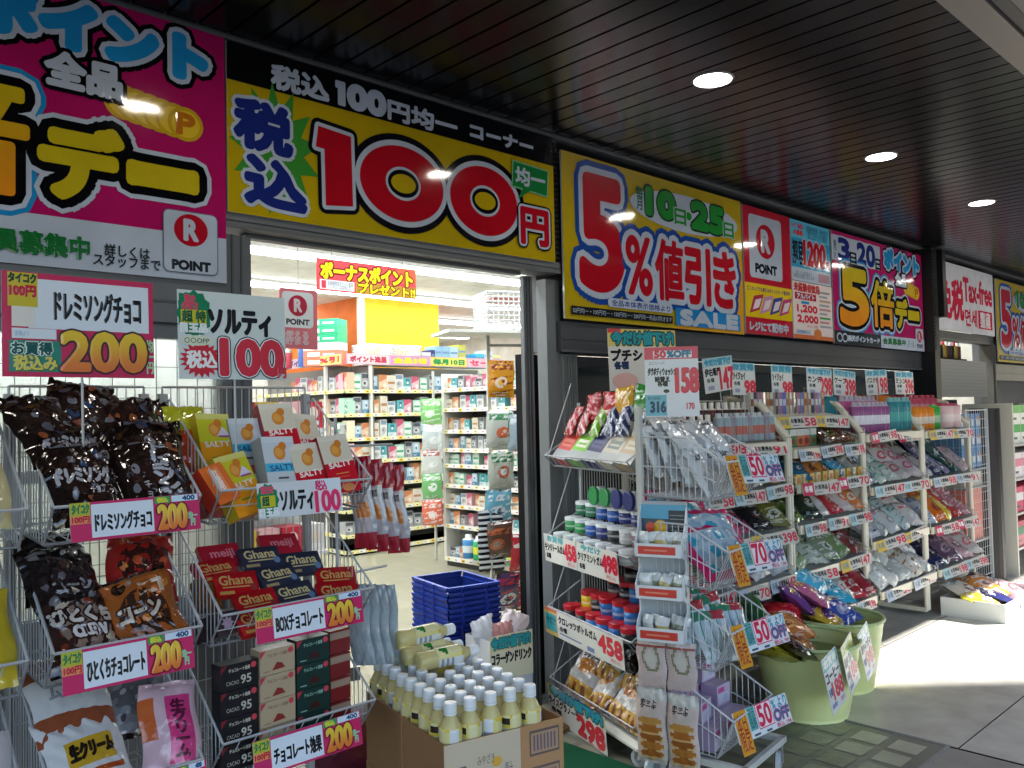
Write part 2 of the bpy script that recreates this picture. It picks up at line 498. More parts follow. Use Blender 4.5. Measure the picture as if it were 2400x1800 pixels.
for k in range(1, 6): m.box(3.3 + k * .02, 3.044, 0, 3.306 + k * .02, 3.05, 1.8, '6c7072')
tag(m.build('column'), 'grey fluted metal column between the entrance and the dark window', 'column')
m = M('paint'); m.box(3.202, 3.02, 2.29, 3.268, 3.13, 2.925, '141416')
for k in range(22): m.box(3.205, 3.012, 2.30 + k * .028, 3.262, 3.02, 2.312 + k * .028, '2c2c30')
tag(m.build('louvre_strip'), 'black louvred strip between the one hundred yen and five percent signs', 'louvre')
m = M('paint'); m.box(8.10, 2.9, 0, 8.22, 3.13, 2.925, '18181a')
for k in range(30): m.box(8.12, 2.892, 2.0 + k * .03, 8.2, 2.9, 2.014 + k * .03, '303034')
m.box(8.22, 2.85, 2.3, 8.3, 3.13, 2.92, '101012')
tag(m.build('corner_post'), 'black louvred corner post beside the white tax free sign', 'post')
post(10.0, 10.1, 3.0, 3.13, 0, 2.13, '5a5750', 'pale post right of the opening under the tax free sign')
m = M('steel')
m.lathe([(.12, 0, '2c2826'), (.12, 1.46, '343130')], 20, 8.05, 2.5)
tag(m.build('round_column'), 'short round grey column standing between the two far shelf units', 'column')

# windows
def window(x0, x1, z0, z1, y, lab, muls, gm='glass', gc='aab4b8', fc='4c4e52'):
    t = thing('shop_window', fr(x0, y, z0), lab, 'window')
    w_, h_ = x1 - x0, z1 - z0
    m = M('steel')
    m.box(0, -.02, 0, w_, .03, .05, fc); m.box(0, -.02, h_ - .05, w_, .03, h_, fc)
    for x in [0] + [q - x0 for q in muls] + [w_ - .05]: m.box(x, -.022, .05, x + .05, .03, h_ - .05, fc)
    m.build('frame', t)
    m = M(gm); m.box(.05, .0, .05, w_ - .05, .006, h_ - .05, gc); m.build('pane', t)
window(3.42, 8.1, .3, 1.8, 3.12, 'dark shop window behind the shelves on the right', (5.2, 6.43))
# lit window at the left, of wired glass
t = thing('wired_window', fr(-3, 3.08, .82), 'bright wired glass window behind the chocolate racks', 'window')
m = M('steel'); m.box(0, -.03, 0, 4.42, .03, .05, '7a7c80'); m.box(0, -.03, .98, 4.42, .03, 1.03, '7a7c80'); m.box(0, -.03, .49, 4.42, .03, .53, 'c8cac8')
for x in (1.2, 2.6, 3.52): m.box(x, -.03, .05, x + .05, .03, .98, '7a7c80')
m.build('frame', t)
m = M('frosted'); m.box(0, 0, .05, 4.42, .006, .98, 'e4ebe6'); m.build('pane', t)
m = M('paint')
for i in range(24): m.box(2.62 + i * .075, -.004, .05, 2.6225 + i * .075, -.001, .98, '9aa09c')
for i in range(12): m.box(2.6, -.004, .05 + i * .075, 4.42, -.001, .0525 + i * .075, '9aa09c')
m.build('wire_grid', t)

# ---- shop interior shell
m = M('wall')
m.box(-3.1, 3.2, 0, -3.0, 13.2, 2.95, 'e8e6de'); m.box(-3.1, 13.2, 0, 10.6, 13.3, 2.95, 'e8e6de'); m.box(10.5, 3.2, 0, 10.6, 13.2, 2.95, 'ded8cc')
m.box(-3.1, 3.2, 2.92, 10.6, 13.2, 2.98, 'f2f2ee')
struct(m.build('wall_interior'))
m = M('wall'); m.box(5.66, 8.45, 0, 6.85, 10.2, 2.92, 'e9b83a', side='e07028', front='eeb52c'); m.box(5.62, 8.40, 0, 5.70, 8.449, 2.92, 'f2ead0')
tag(m.build('pillar'), 'square shop pillar painted yellow and orange behind the shelves', 'pillar')
for j, y in enumerate((3.55, 4.9, 6.4, 8.0, 9.7, 11.5)):  # the strip nearest the door is added to brighten the hanging banner and card
    t = thing('strip_light', fr(-1.5, y, 2.92), ['fluorescent strip light right inside the doorway', 'second fluorescent strip light from the doorway, running across the shop ceiling', 'fluorescent strip light over the near shop shelves', 'fluorescent strip light over the hanging banner', 'fluorescent strip light in front of the yellow pillar', 'farthest fluorescent strip light at the back of the shop'][j], 'strip light', 'fluorescent strip lights on the shop ceiling')
    m = M('paint'); m.box(0, -.09, -.03, 11.5, .09, 0, 'e8e8e6'); m.build('housing', t)
    m = M('tube'); m.box(.05, -.07, -.06, 11.45, .07, -.031, 'f4fbff'); m.build('tube', t)

# unseen block added to shade the walkway, ending where the low sun comes through
m = M('wall')
t = thing('building_opposite', fr(0, 0, 0), 'tall plain block across the street behind the viewer', 'building')
m.box(7.2, -20, 0, 16.05, -9, 11, '8e897f')
m.build('wall', t)
for i in range(4):
    for j in range(3):
        m = M('plastic'); m.box(7.8 + i * 2.1, -8.99, 1.2 + j * 3, 9.2 + i * 2.1, -8.96, 2.9 + j * 3, '50606c'); m.build('window', t)

for nm, (x0, x1, y0, y1, h_), lab in (('building_opposite', (24, 60, -24, -9, 11), 'long plain block across the street, farther along behind the viewer'), ('building_opposite', (12, 90, -60, -42, 20), 'large plain block in the distance, seen only in reflections'),):
    t = thing(nm, fr(0, 0, 0), lab, 'building')  # more unseen blocks, added to darken what the glossy signs reflect
    m = M('wall'); m.box(x0, y0, 0, x1, y1, h_, '7c776e'); m.build('wall', t)
    for i in range(8):
        m = M('plastic'); m.box(x0 + 1.5 + i * (x1 - x0) / 8.5, y1 + .01, 2, x0 + 4 + i * (x1 - x0) / 8.5, y1 + .04, h_ - 3, '2c343a'); m.build('window', t)
# ------------------------------------------------------------------ wall signs (local: x to the right, z up, from the sign's lower left corner)
def sign(name, x, y, z, w_, h_, lab, bgc, cat='sign', mt='vinyl', tk=.012):
    m = M(mt)
    m.box(0, 0, 0, w_, tk, h_, 'c8ccd0', front=bgc)
    m._place = (name, x, y, z, lab, cat)
    return m
def done(m, group=None):
    name, x, y, z, lab, cat = m._place
    return tag(m.build(name, None, fr(x, y, z)), lab, cat, group)
WH, BK, RD, YL, GN, BL, PK = 'b4bfd2', '08080b', 'b01022', 'b89e10', '146c30', '163078', 'ac145e'

def points_sign(m, h_, bottom):
    # origin at the lower left corner, 1.78 m wide; zz shifts everything to hang from the top edge
    zo = h_ - .87
    m.poly([(0, .0), (1.78, .0), (1.78, h_), (0, h_)], PK, .0005)
    m.rect(0, zo + .64, .88, zo + .84, WH, .001)
    m.text('毎\n月\nご\nと', .03, zo + .655, .085, zo + .80, BK, .002)
    m.text('3', .115, zo + .66, .30, zo + .82, '1a2a78', .002, bold=.012, outs=[(.012, WH)])
    m.text('日', .31, zo + .645, .42, zo + .73, BK, .0045, bold=.004)
    m.text('20', .45, zo + .66, .77, zo + .82, '1a2a78', .002, bold=.014, outs=[(.012, WH)])
    m.text('日', .785, zo + .64, .875, zo + .73, BK, .0045, bold=.004)
    m.text('ポイント', .97, zo + .685, 1.70, zo + .835, '1e8fd0', .002, bold=.018, outs=[(.034, BK), (.017, WH)], seg=8)
    m.text('全品', 1.175, zo + .545, 1.405, zo + .655, WH, .0045, bold=.008, outs=[(.014, BK)])
    for k in range(6):
        x = 1.415 + k * .043
        m.ell(x, zo + .54 - k * .006, .065, .062, 'c8a020', .0012 + k * .0004)
        m.ell(x, zo + .54 - k * .006, .052, .049, 'e0bc30', .0014 + k * .0004)
    m.text('P', 1.60, zo + .475, 1.66, zo + .545, 'c07018', .0042, bold=.006)
    o = [(.062, '1c86c4'), (.046, WH), (.030, BK)]
    g = 'e08a1c'
    m.text('5', .13, zo + .17, .60, zo + .58, 'c0ac1a', .003, bold=.030, outs=o, grad=g, seg=8, res=5)
    m.text('倍', .68, zo + .17, 1.115, zo + .545, 'c0ac1a', .003, bold=.012, outs=o, grad=g, seg=8)
    m.text('デ', 1.165, zo + .19, 1.40, zo + .42, 'c0ac1a', .0035, bold=.018, outs=[(.046, WH), (.030, BK)], seg=8)
    m.text('ー', 1.44, zo + .275, 1.66, zo + .33, 'c0ac1a', .0035, bold=.018, outs=[(.046, WH), (.030, BK)], seg=8)
    if bottom == 'big':
        m.rect(0, 0, 1.78, zo + .115, WH, .001)
        m.text('会員募集中', .955, .035, 1.30, .105, GN, .0065, bold=.004)
        m.text('詳しくは\nスタッフまで', 1.315, .02, 1.535, .095, '20242a', .0065, bold=.001)
        m.rrect(1.545, .022, 1.745, zo + .195, .022, '5a6478', .0058); m.rrect(1.548, .025, 1.742, zo + .192, .020, WH, .0062)
        m.ell(1.645, zo + .128, .062, .058, 'b01428', .0068, 28)
        m.text('R', 1.622, zo + .093, 1.668, zo + .163, WH, .0074, bold=.005)
        m.text('POINT', 1.577, .035, 1.715, .066, '20242a', .0068, bold=.003)
    else:
        m.rect(0, 0, .82, .105, BK, .0062)
        m.text('◯◯楽天ポイントカード', .03, .02, .80, .085, WH, .0068, bold=.004)
        m.rect(.83, 0, 1.76, .105, WH, .0062)
        m.text('会員募集中', .87, .035, 1.34, .085, GN, .0068, bold=.004)
        m.text('詳しくは\nスタッフまで', 1.36, .02, 1.55, .09, '30343a', .0068)
        m.rrect(1.57, .01, 1.74, .20, .02, WH, .0064); m.ell(1.655, .13, .055, .052, 'b01428', .0068, 24)
        m.text('R', 1.635, .10, 1.675, .16, WH, .0074, bold=.004); m.text('POINT', 1.59, .03, 1.72, .06, '20242a', .007, bold=.002)

m = sign('banner_sign', -.36, 2.985, 2.005, 1.78, .92, 'pink points day sign at far left, white R card in its corner', PK)
points_sign(m, .92, 'big'); done(m, 'pink points day signs')

m = sign('banner_sign', 1.428, 2.985, 2.275, 1.77, .645, 'yellow and black sign with huge red 100 above the shop doorway', YL)
m.rect(0, .5, 1.77, .645, '0a0a0c', .001)
m.star(.20, .27, .194, .262, '3c8c34', .0014, n=13, inner=.62, rot=.2)
m.text('税込', .185, .515, .435, .605, WH, .002, bold=.006); m.text('00', .535, .52, .715, .612, WH, .002, bold=.012); m.shape([(.475, .61), (.512, .61), (.512, .52), (.487, .52), (.487, .59), (.475, .59)], WH, .002, outs=[(.006, WH)])
m.text('円均一', .735, .515, 1.12, .60, WH, .002, bold=.005); m.text('コーナー', 1.205, .535, 1.62, .595, WH, .002, bold=.005)
m.text('税', .035, .265, .26, .44, '1c2a78', .003, bold=.013, outs=[(.014, WH)], rise=-.05)
m.text('込', .075, .055, .32, .225, '1c2a78', .003, bold=.013, outs=[(.014, WH)], rise=-.05)
o = [(.033, '101018'), (.016, WH)]
m.shape([(.385, .405), (.54, .392), (.545, .10), (.415, .085), (.412, .315), (.372, .318)], RD, .0035, outs=o)
for cx, rx in ((.805, .225), (1.285, .215)):
    for k, (e, cc) in enumerate(((.052, '101018'), (.024, WH), (0, RD))):
        m.ell(cx, .24, rx + e, .165 + e, cc, .0036 + k * .0009 + (0.0001 if cx > 1 else 0), 48)
    for k, (e, cc) in enumerate(((.052, WH), (.036, '101018'), (.012, YL))):
        m.ell(cx, .24, .058 + e * .7, .032 + e * .8, cc, .0066 + k * .0004, 32)
m.text('円', 1.525, .075, 1.71, .245, RD, .0078, bold=.010, outs=[(.020, '101018'), (.011, WH)])
m.poly([(1.46, .34), (1.715, .325), (1.725, .465), (1.47, .475)], '7ab48a', .0088); m.poly([(1.54, .345), (1.50, .285), (1.60, .345)], '1a7a3c', .0090)
m.poly([(1.467, .347), (1.708, .332), (1.718, .458), (1.477, .468)], '1a7a3c', .0092)
m.text('均一', 1.49, .36, 1.695, .445, WH, .0098, bold=.004)
done(m)

m = sign('banner_sign', 3.262, 2.985, 1.99, 1.745, .885, 'yellow five percent discount SALE sign with large red 5, nearer one', YL)
def five_sign(m):
    m.poly([(.95, 0), (1.745, 0), (1.745, .5), (1.5, .35)], 'd89a1c', .0008)
    o = [(.066, '1c4596'), (.034, WH)]
    m.text('5', .15, .19, .475, .77, RD, .003, bold=.034, outs=o, seg=8, res=6)
    m.ell(1.125, .705, .565, .115, WH, .0058, 40)
    m.text('毎\n月', .62, .665, .68, .80, '1c6a54', .0064, bold=.002)
    m.text('10', .72, .66, .985, .80, '228a34', .0066, bold=.018, outs=[(.012, '12301c')]); m.text('日', .985, .635, 1.10, .725, '228a34', .0085, bold=.004, outs=[(.006, WH)])
    m.text('・', 1.11, .68, 1.16, .715, '228a34', .0066, bold=.008)
    m.text('25', 1.175, .64, 1.52, .79, '228a34', .0066, bold=.018, outs=[(.012, '12301c')]); m.text('日', 1.52, .625, 1.635, .715, '228a34', .0085, bold=.004, outs=[(.006, WH)])
    m.text('%', .52, .18, .745, .50, RD, .0042, bold=.012, outs=o, seg=8, res=4)
    m.text('値', .79, .17, 1.055, .515, RD, .0042, bold=.012, outs=o, seg=8)
    m.text('引', 1.09, .17, 1.345, .505, RD, .0042, bold=.016, outs=o, seg=8)
    m.text('き', 1.40, .17, 1.64, .51, RD, .0042, bold=.016, outs=o, seg=8)
    m.rrect(.34, .085, .935, .135, .02, WH, .0092); m.text('全品本体表示価格より', .37, .093, .91, .127, '24408c', .0098, bold=.001)
    m.rect(.04, .025, .935, .07, '141418', .0092); m.text('50円均一・100円均一・150円均一・200円均一商品は除きます', .05, .033, .925, .062, WH, .0098)
    m.rect(.965, .02, 1.685, .125, '1f7fc0', .0092); m.text('SALE', 1.02, .03, 1.65, .112, WH, .0098, bold=.010)
five_sign(m); done(m, 'yellow five percent signs')
m = sign('banner_sign', 10.14, 2.985, 1.95, 1.745, .90, 'yellow five percent discount sign at the far right, cut off by the picture edge', YL)
five_sign(m); done(m, 'yellow five percent signs')

m = sign('poster', 5.03, 2.985, 2.0, .63, .865, 'red poster with a white R POINT card above a yellow panel', 'b81a30')
m.rrect(.07, .385, .505, .815, .03, WH, .001); m.ell(.285, .645, .125, .118, 'b01428', .0016, 32); m.text('R', .235, .575, .335, .715, WH, .0022, bold=.012)
m.text('POINT', .145, .425, .425, .482, '22262c', .0016, bold=.006)
m.rect(0, .115, .63, .345, 'e2c21c', .001); m.text('どこのレジでも使えるポイントカード配布中', .03, .295, .60, .325, '403a6a', .0016, bold=.001)
for k, cc in enumerate(('b03a4c', 'c890b0', '4a4a90', 'c04a78')):
    x = .05 + k * .13
    m.poly([(x, .14), (x + .13, .17), (x + .19, .28), (x + .06, .26)], cc, .0016 + k * .0004); m.poly([(x + .04, .165), (x + .12, .185), (x + .16, .25), (x + .08, .235)], 'e6d4de', .0018 + k * .0004)
m.text('レジにて配布中', .05, .025, .56, .085, WH, .0016, bold=.004)
done(m)
m = sign('poster', 5.672, 2.985, 2.42, .60, .44, 'sky blue wage poster reading 1200 beside the red R poster', '58b8d8', mt='laminate')
m.rect(.0, .10, .60, .31, '2a96c0', .001); m.rect(0, 0, .60, .095, WH, .001)
m.text('レジ・品出し', .02, .385, .2, .42, 'd03468', .0016, bold=.002); m.text('大募集', .04, .335, .18, .37, 'd03440', .0016, bold=.003); m.text('経験者優遇・研修あり\n週二日からでも歓迎', .24, .325, .57, .42, '20507c', .0016)
m.text('初日\nから', .02, .125, .17, .29, '101828', .0016, bold=.006); m.text('1200', .185, .13, .52, .30, RD, .0016, bold=.012, outs=[(.010, WH)]); m.text('円', .53, .13, .585, .18, RD, .0024, bold=.003)
m.text('詳しくは店長まで\n時間は相談に応じます', .03, .02, .34, .075, '5a6a80', .0016); m.rect(.4, .015, .58, .08, 'b08a9a', .0016)
done(m)
m = sign('poster', 5.672, 2.984, 2.0, .605, .415, 'white and red job poster with 1,200 and 2,000 under the sky blue one', 'e8d6d4', mt='laminate')
m.text('未経験者歓迎', .02, .345, .41, .405, RD, .0016, bold=.004); m.rect(.03, .285, .35, .335, RD, .0012); m.text('アルバイト', .06, .292, .32, .328, WH, .0018, bold=.003)
m.rect(.12, .255, .24, .275, '3a8ab8', .0016); m.text('1,200', .06, .19, .36, .245, 'd02c40', .0016, bold=.005); m.text('2,000', .06, .115, .37, .17, 'd02c40', .0016, bold=.005); m.text('から 500', .2, .085, .36, .105, 'd02c40', .0016)
for k in range(9):
    m.rect(.40, .095 + k * .032, .40 + [.18, .15, .17, .12, .18, .16, .18, .13, .17][k], .11 + k * .032, ['98a4a8', 'c08a8c', '3a9a5a', '98a4a8', 'c08a8c', '98a4a8', 'b09a84', '98a4a8', '889494'][k], .0016)
m.rect(0, 0, .605, .03, 'd06a2c', .0014); m.rect(.03, .035, .25, .065, WH, .0014); m.text('お気軽に', .05, .04, .2, .06, '2a5a90', .002); m.ell(.36, .045, .06, .035, 'd8782c', .0016)
done(m)
m = sign('banner_sign', 6.305, 2.985, 1.985, 1.78, .88, 'pink points day sign with golden 5 and dark blue 3 and 20 dates', PK)
points_sign(m, .88, 'small'); done(m, 'pink points day signs')

m = sign('banner_sign', 8.47, 2.985, 2.215, 1.58, .66, 'white Tax-free sign with red letters beside the black corner post', 'dedee6')
m.text('免税', .03, .12, .66, .50, 'cc2444', .0016, bold=.016); m.text('Tax-free', .68, .32, 1.52, .55, 'cc2444', .0016, bold=.012); m.text('면세', .70, .07, 1.04, .24, 'cc2444', .0016, bold=.006)
m.rect(1.08, .06, 1.51, .25, 'cc2444', .0014); m.text('商店\n退税', 1.14, .075, 1.45, .235, 'e6e2ea', .0022, bold=.006)
done(m)
m = M('paper'); m.box(0, 0, 0, 1.44, .02, .36, 'a2a09e')
for k in range(10): m.rect(.0, .03 + k * .034, 1.44, .033 + k * .034, '8a8886', .0006)
tag(m.build('notice_board', None, fr(8.29, 2.98, 1.572)), 'blank grey board hung under the tax free sign', 'board')
# ------------------------------------------------------------------ makers shared by the displays
CACHE = {}
def put(key, fn, name, mw, label, cat, group=None):
    """one product: the first of its kind is built, the next ones share its mesh"""
    if key in CACHE:
        o = bpy.data.objects.new(name, CACHE[key]); COL.objects.link(o); o.matrix_world = mw
    else:
        o = fn().build(name, None, mw); CACHE[key] = o.data
    return tag(o, label, cat, group)
rg = random.Random(11)
def jit(a): return rg.uniform(-a, a)
def mixc(a, b, t): return tuple(a[i] * (1 - t) + b[i] * t for i in range(4))

def carton(w_, h_, d_, col, deco=None, side=None, top=None, mt='card'):
    def f():
        m = M(mt); m.box(-w_ / 2, 0, 0, w_ / 2, d_, h_, col, front=col, side=side, top=top)
        if deco:
            m.push(fr(-w_ / 2, 0, 0)); deco(m); m.pop()
        return m
    return f
def pouch(w_, h_, t_, design, deco=None, seed=0, mt='film', nx=18, ny=24, crumple=.004, back=None):
    def f():
        m = M(mt)
        s = m.bag(w_, h_, t_, design, nx, ny, seed, crumple, back)
        if deco: deco(m, s)
        return m
    return f
WIRE = 'b4b7bb'
def wire_side(m, x, prof, step=.028, r=.0017, rf=.0036, col=WIRE):
    """a wire basket side in the plane x: prof = closed list of (y, z); thin uprights fill it"""
    pts = [(x, y, z) for y, z in prof]
    m.path(pts + [pts[0]], rf, col)
    ys = [p[0] for p in prof]; y = min(ys) + step
    while y < max(ys) - step * .4:
        hit = []
        for (y0, z0), (y1, z1) in zip(prof, prof[1:] + prof[:1]):
            if (y0 - y) * (y1 - y) < 0: hit.append(z0 + (z1 - z0) * (y - y0) / (y1 - y0))
        if len(hit) >= 2: m.tube((x, y, min(hit)), (x, y, max(hit)), r, col)
        y += step
def wire_face(m, a, b, c, d, n, k, r=.0017, rf=.0036, col=WIRE):
    """a wire panel between the edges a-b (lower) and d-c (upper): n uprights, k rails"""
    a, b, c, d = map(Vector, (a, b, c, d))
    m.path([a, b, c, d, a], rf, col)
    for i in range(1, n): t = i / n; m.tube(a.lerp(b, t), d.lerp(c, t), r, col)
    for i in range(1, k): t = i / k; m.tube(a.lerp(d, t), b.lerp(c, t), r, col)

def basket_rack(x0, x1, yf, rims, lab, depth=.36, back_h=.23):
    t = thing('wire_rack', fr(x0, yf, 0), lab, 'wire rack', 'wire basket racks left of the entrance')
    W_ = x1 - x0
    m = M('paint')
    for x in (0, W_):
        m.box(x - .011, depth + .0, .0, x + .011, depth + .022, 1.58, 'a4a7ab')
        m.tube((x, .02, .05), (x, depth, .05), .008, WIRE)
    wire_face(m, (0, depth + .012, .05), (W_, depth + .012, .05), (W_, depth + .012, 1.6), (0, depth + .012, 1.6), int(W_ / .024), 9)
    m.build('back_frame', t)
    for zf in rims:
        m = M('paint')
        prof = [(depth, zf - .07), (depth, zf + back_h), (depth - .04, zf + back_h + .012), (.0, zf), (.075, zf - .09)]
        for x in (0, W_): wire_side(m, x, prof, .022)
        wire_face(m, (0, .075, zf - .09), (W_, .075, zf - .09), (W_, 0, zf), (0, 0, zf), int(W_ / .045), 2)
        wire_face(m, (0, .075, zf - .09), (W_, .075, zf - .09), (W_, depth, zf - .07), (0, depth, zf - .07), int(W_ / .03), 3)
        m.build('basket', t)
    return t
RA = basket_rack(.06, .535, 2.1, (1.315, .985, .655), 'wire basket rack cut off by the left edge of the picture')
RB = basket_rack(.586, .925, 2.1, (1.313, .988, .66), 'narrow wire basket rack holding bags of chocolates')
RCk = basket_rack(.978, 1.44, 2.1, (1.32, 1.003, .68), 'wide wire basket rack of biscuits and chocolate boxes beside the entrance')

def price_strip(x, y, z, w_, h_, txt, style, lab, rz=0, rx=-8, ry=0, price='200'):
    m = M('laminate'); m.box(0, 0, 0, w_, .0015, h_, 'd8dce2')
    if style == 'pink':
        m.rect(0, 0, w_, h_, 'cc3068', .0005)
        a, b = w_ * .15, w_ * .62
        m.rect(a, .07 * h_, b, .93 * h_, 'dce6f2', .001)
        m.rect(.0, .66 * h_, a * .96, h_, 'b4b83c', .001); m.text('タイコク', .004, .72 * h_, a * .9, .95 * h_, '2a7a4a', .0015, bold=.0012)
        m.rect(.0, .45 * h_, a * .96, .66 * h_, 'e89060', .001); m.text('100円', .004, .48 * h_, a * .9, .64 * h_, 'c02838', .0015, bold=.001)
        m.text(txt, a + .008, .22 * h_, b - .006, .68 * h_, '14161c', .0015, bold=.0016)
        m.rect(b + .004, .80 * h_, b + w_ * .14, .99 * h_, '3a9a5a', .001); m.text('税込', b + .01, .83 * h_, b + w_ * .12, .96 * h_, 'd8d838', .0015, bold=.001)
        m.rect(b + w_ * .15, .82 * h_, w_ - .004, .99 * h_, 'cfe4f4', .001); m.text('400', b + w_ * .24, .845 * h_, w_ - .012, .965 * h_, '2c4c7c', .0015, bold=.001)
        m.text(price, b + .012, .10 * h_, w_ - .035, .74 * h_, 'e8c844', .0018, bold=.0035, outs=[(.004, '801838')], grad='e07838')
        m.text('均一\n円', w_ - .03, .12 * h_, w_ - .008, .5 * h_, '8ed0a8', .0018, bold=.001)
    else:
        m.star(.028, h_ * .5, .034, h_ * .5, '1c8458', .0007, 11, .86); m.rect(.008, .32 * h_, .05, .64 * h_, 'c8c428', .001)
        m.text('超', .012, .36 * h_, .032, .62 * h_, '205a34', .0015, bold=.0012); m.text('目玉品', .004, .06 * h_, .058, .28 * h_, 'e8eef2', .0015, bold=.0014); m.text('驚安', .01, .7 * h_, .046, .9 * h_, 'd85070', .0015, bold=.0012)
        m.text(txt, .065, .16 * h_, w_ * .64, .72 * h_, '14161c', .0015, bold=.002)
        m.rect(w_ * .665, .0, w_, h_, 'dfe8f2', .001); m.text('税込', w_ * .68, .66 * h_, w_ * .82, .95 * h_, 'd02c6c', .0015, bold=.0014)
        m.text('100', w_ * .67, .05 * h_, w_ * .97, .64 * h_, 'e43c70', .0018, bold=.003, outs=[(.0025, 'f0d8e4')])
    return tag(m.build('price_strip', None, fr(x, y, z, rz, rx, ry)), lab, 'price strip')
price_strip(.618, 2.085, 1.232, .30, .088, 'ドレミソングチョコ', 'pink', 'pink price strip reading 200 under the top basket of chocolate bags')
price_strip(.60, 2.085, .894, .30, .094, 'ひとくちチョコレート', 'pink', 'pink price strip reading 200 under the second basket of chocolate bags')
price_strip(.74, 2.085, .572, .19, .088, '生クリーム', 'pink', 'pink price strip at the bottom edge under the white and pink bags')
price_strip(1.075, 2.085, 1.238, .255, .094, 'ソルティ', 'white', 'white price strip reading 100 under the biscuit cartons')
price_strip(1.065, 2.085, .915, .33, .09, 'BOXチョコレート', 'pink', 'pink price strip reading 200 under the red and black chocolate boxes')
price_strip(1.055, 2.085, .572, .33, .092, 'チョコレート効果', 'pink', 'pink price strip under the stacked black, beige and green boxes')

# paper signs clipped above the racks
def clip_sign(x, y, z, w_, h_, lab, kind):
    t = thing('paper_sign', fr(x, y, z, 0, -2), lab, 'price sign', 'paper price signs above the racks')
    m = M('laminate'); m.box(0, 0, 0, w_, .002, h_, 'dde6f0')
    if kind == 200:
        m.rect(0, 0, w_, h_, 'cc3060', .0004); m.rect(.055, .115, w_ - .012, h_ - .014, 'dfe8f4', .0008); m.rect(.015, .0, .055, h_ - .04, 'c83058', .0006)
        m.rect(.012, .165, .075, .245, 'd0bc30', .0012); m.text('タイコク', .014, .222, .072, .243, '1c4a34', .0016, bold=.0014); m.text('100円', .016, .19, .07, .214, 'c42838', .0016, bold=.0022)
        m.rect(.02, .118, .068, .165, 'e6e2dc', .0012); m.rect(.02, .09, .115, .114, 'dfeaf4', .0012); m.text('定価より', .026, .096, .056, .108, '88a8d0', .0016)
        m.rect(.014, .012, .125, .086, '2a8a78', .001); m.text('お買得', .02, .052, .105, .082, '1c5a58', .0016, bold=.0014, outs=[(.002, 'd8e8e0')]); m.text('税込み', .024, .016, .115, .05, 'd8cc60', .0016, bold=.0016, outs=[(.0022, '206850')])
        m.text('ドレミソングチョコ', .112, .138, .312, .208, '14161c', .0014, bold=.0026)
        m.text('200', .128, .018, .322, .108, 'e8c43c', .0022, bold=.006, outs=[(.005, '4a3038')], grad='e07c40', seg=8)
        m.text('均\n一\n円', .326, .012, .343, .098, '9ad0a0', .0016, bold=.001)
    else:
        m.rect(0, 0, w_, h_, 'd6e0e0', .0004); m.rect(.004, .128, .07, h_ - .01, '17805a', .0008); m.star(.045, .175, .05, .065, '17805a', .0007, 12, .88)
        m.text('驚き\nの安さ', .012, .185, .055, .225, 'd84868', .0014, bold=.0014); m.rect(.008, .15, .078, .185, 'c8c42c', .0012); m.text('超 特', .012, .153, .075, .183, '1c5a34', .0018, bold=.0016); m.text('目玉品', .006, .125, .08, .148, 'e8f0f0', .002, bold=.002)
        m.ell(.05, .103, .042, .014, 'dde4cc', .0014); m.text('○○OPP', .016, .096, .084, .11, '2a3434', .0018)
        m.text('ソルティ', .085, .125, .265, .19, '14161c', .0016, bold=.004)
        m.star(.062, .052, .062, .050, 'cc2c40', .0012, 20, .74); m.text('税込', .022, .03, .104, .075, 'f0f0f4', .0018, bold=.002)
        m.text('100', .118, .014, .298, .108, 'd23448', .0022, bold=.007, outs=[(.006, '141418'), (.003, 'e8eef2')], seg=8)
        m.text('円', .284, .006, .308, .034, 'd23448', .005, bold=.002)
    m.build('card', t)
    m = M('paint'); m.tube((w_ * .5, .004, -.26), (w_ * .5, .004, h_ * .6), .003, WIRE); m.build('stem', t)
clip_sign(.513, 2.22, 1.612, .345, .247, 'red bordered paper sign with a gold 200 above the chocolate bags', 200)
clip_sign(.922, 2.22, 1.612, .312, .238, 'white paper sign with a red 100 above the biscuit cartons', 100)

# ---- chocolate bags in the narrow rack
def choc_design(seed, base='2c1a16', hi='5a2a1c', accent=()):
    return lambda u, v: '120c0b' if v > .96 or v < .04 else base
def blobs(seed, base, hi, accent, words=None, n=15):
    """printed pictures scattered over a bag, drawn on its curved front"""
    def mk(w_, h_):
        wd = words(w_, h_) if words else None
        def d(m, s):
            r = random.Random(seed * 3 + 1)
            m.disc(0, h_ * .5, w_ * .36, h_ * .3, hi, .0006, s, 18, .2, 4)
            for k in range(n):
                c_ = r.choice(accent)
                m.disc((r.random() - .5) * w_ * .78, h_ * (.1 + .8 * r.random()), w_ * r.uniform(.04, .12), h_ * r.uniform(.025, .07), c_, .0009 + k * .00005, s, 9, r.uniform(0, 3), 2)
            m.patch(-w_ * .4, h_ * .87, w_ * .4, h_ * .91, accent[0], .0012, s, 6, 1); m.patch(-w_ * .4, h_ * .07, -w_ * .05, h_ * .13, accent[-1], .0018, s, 4, 1)
            if wd: wd(m, s)
        return d
    return mk
def lettered(words):
    """words: (text, u0, v0, u1, v1, colour, bold, outline) on a bag of size w, h"""
    def mk(w_, h_):
        def d(m, s):
            for t_, u0, v0, u1, v1, c_, b_, oc in words:
                m.text(t_, (u0 - .5) * w_, v0 * h_, (u1 - .5) * w_, v1 * h_, c_, .0018, bold=b_, outs=[(b_ + .002, oc)] if oc else (), fn=s, res=2, seg=5)
        return d
    return mk
W_ = lettered([('ドレミソング', .12, .42, .88, .60, 'a4a4ac', .0028, '2a1a1a'), ('チョコレート', .52, .30, .92, .38, 'b0a8b0', .001, None)])
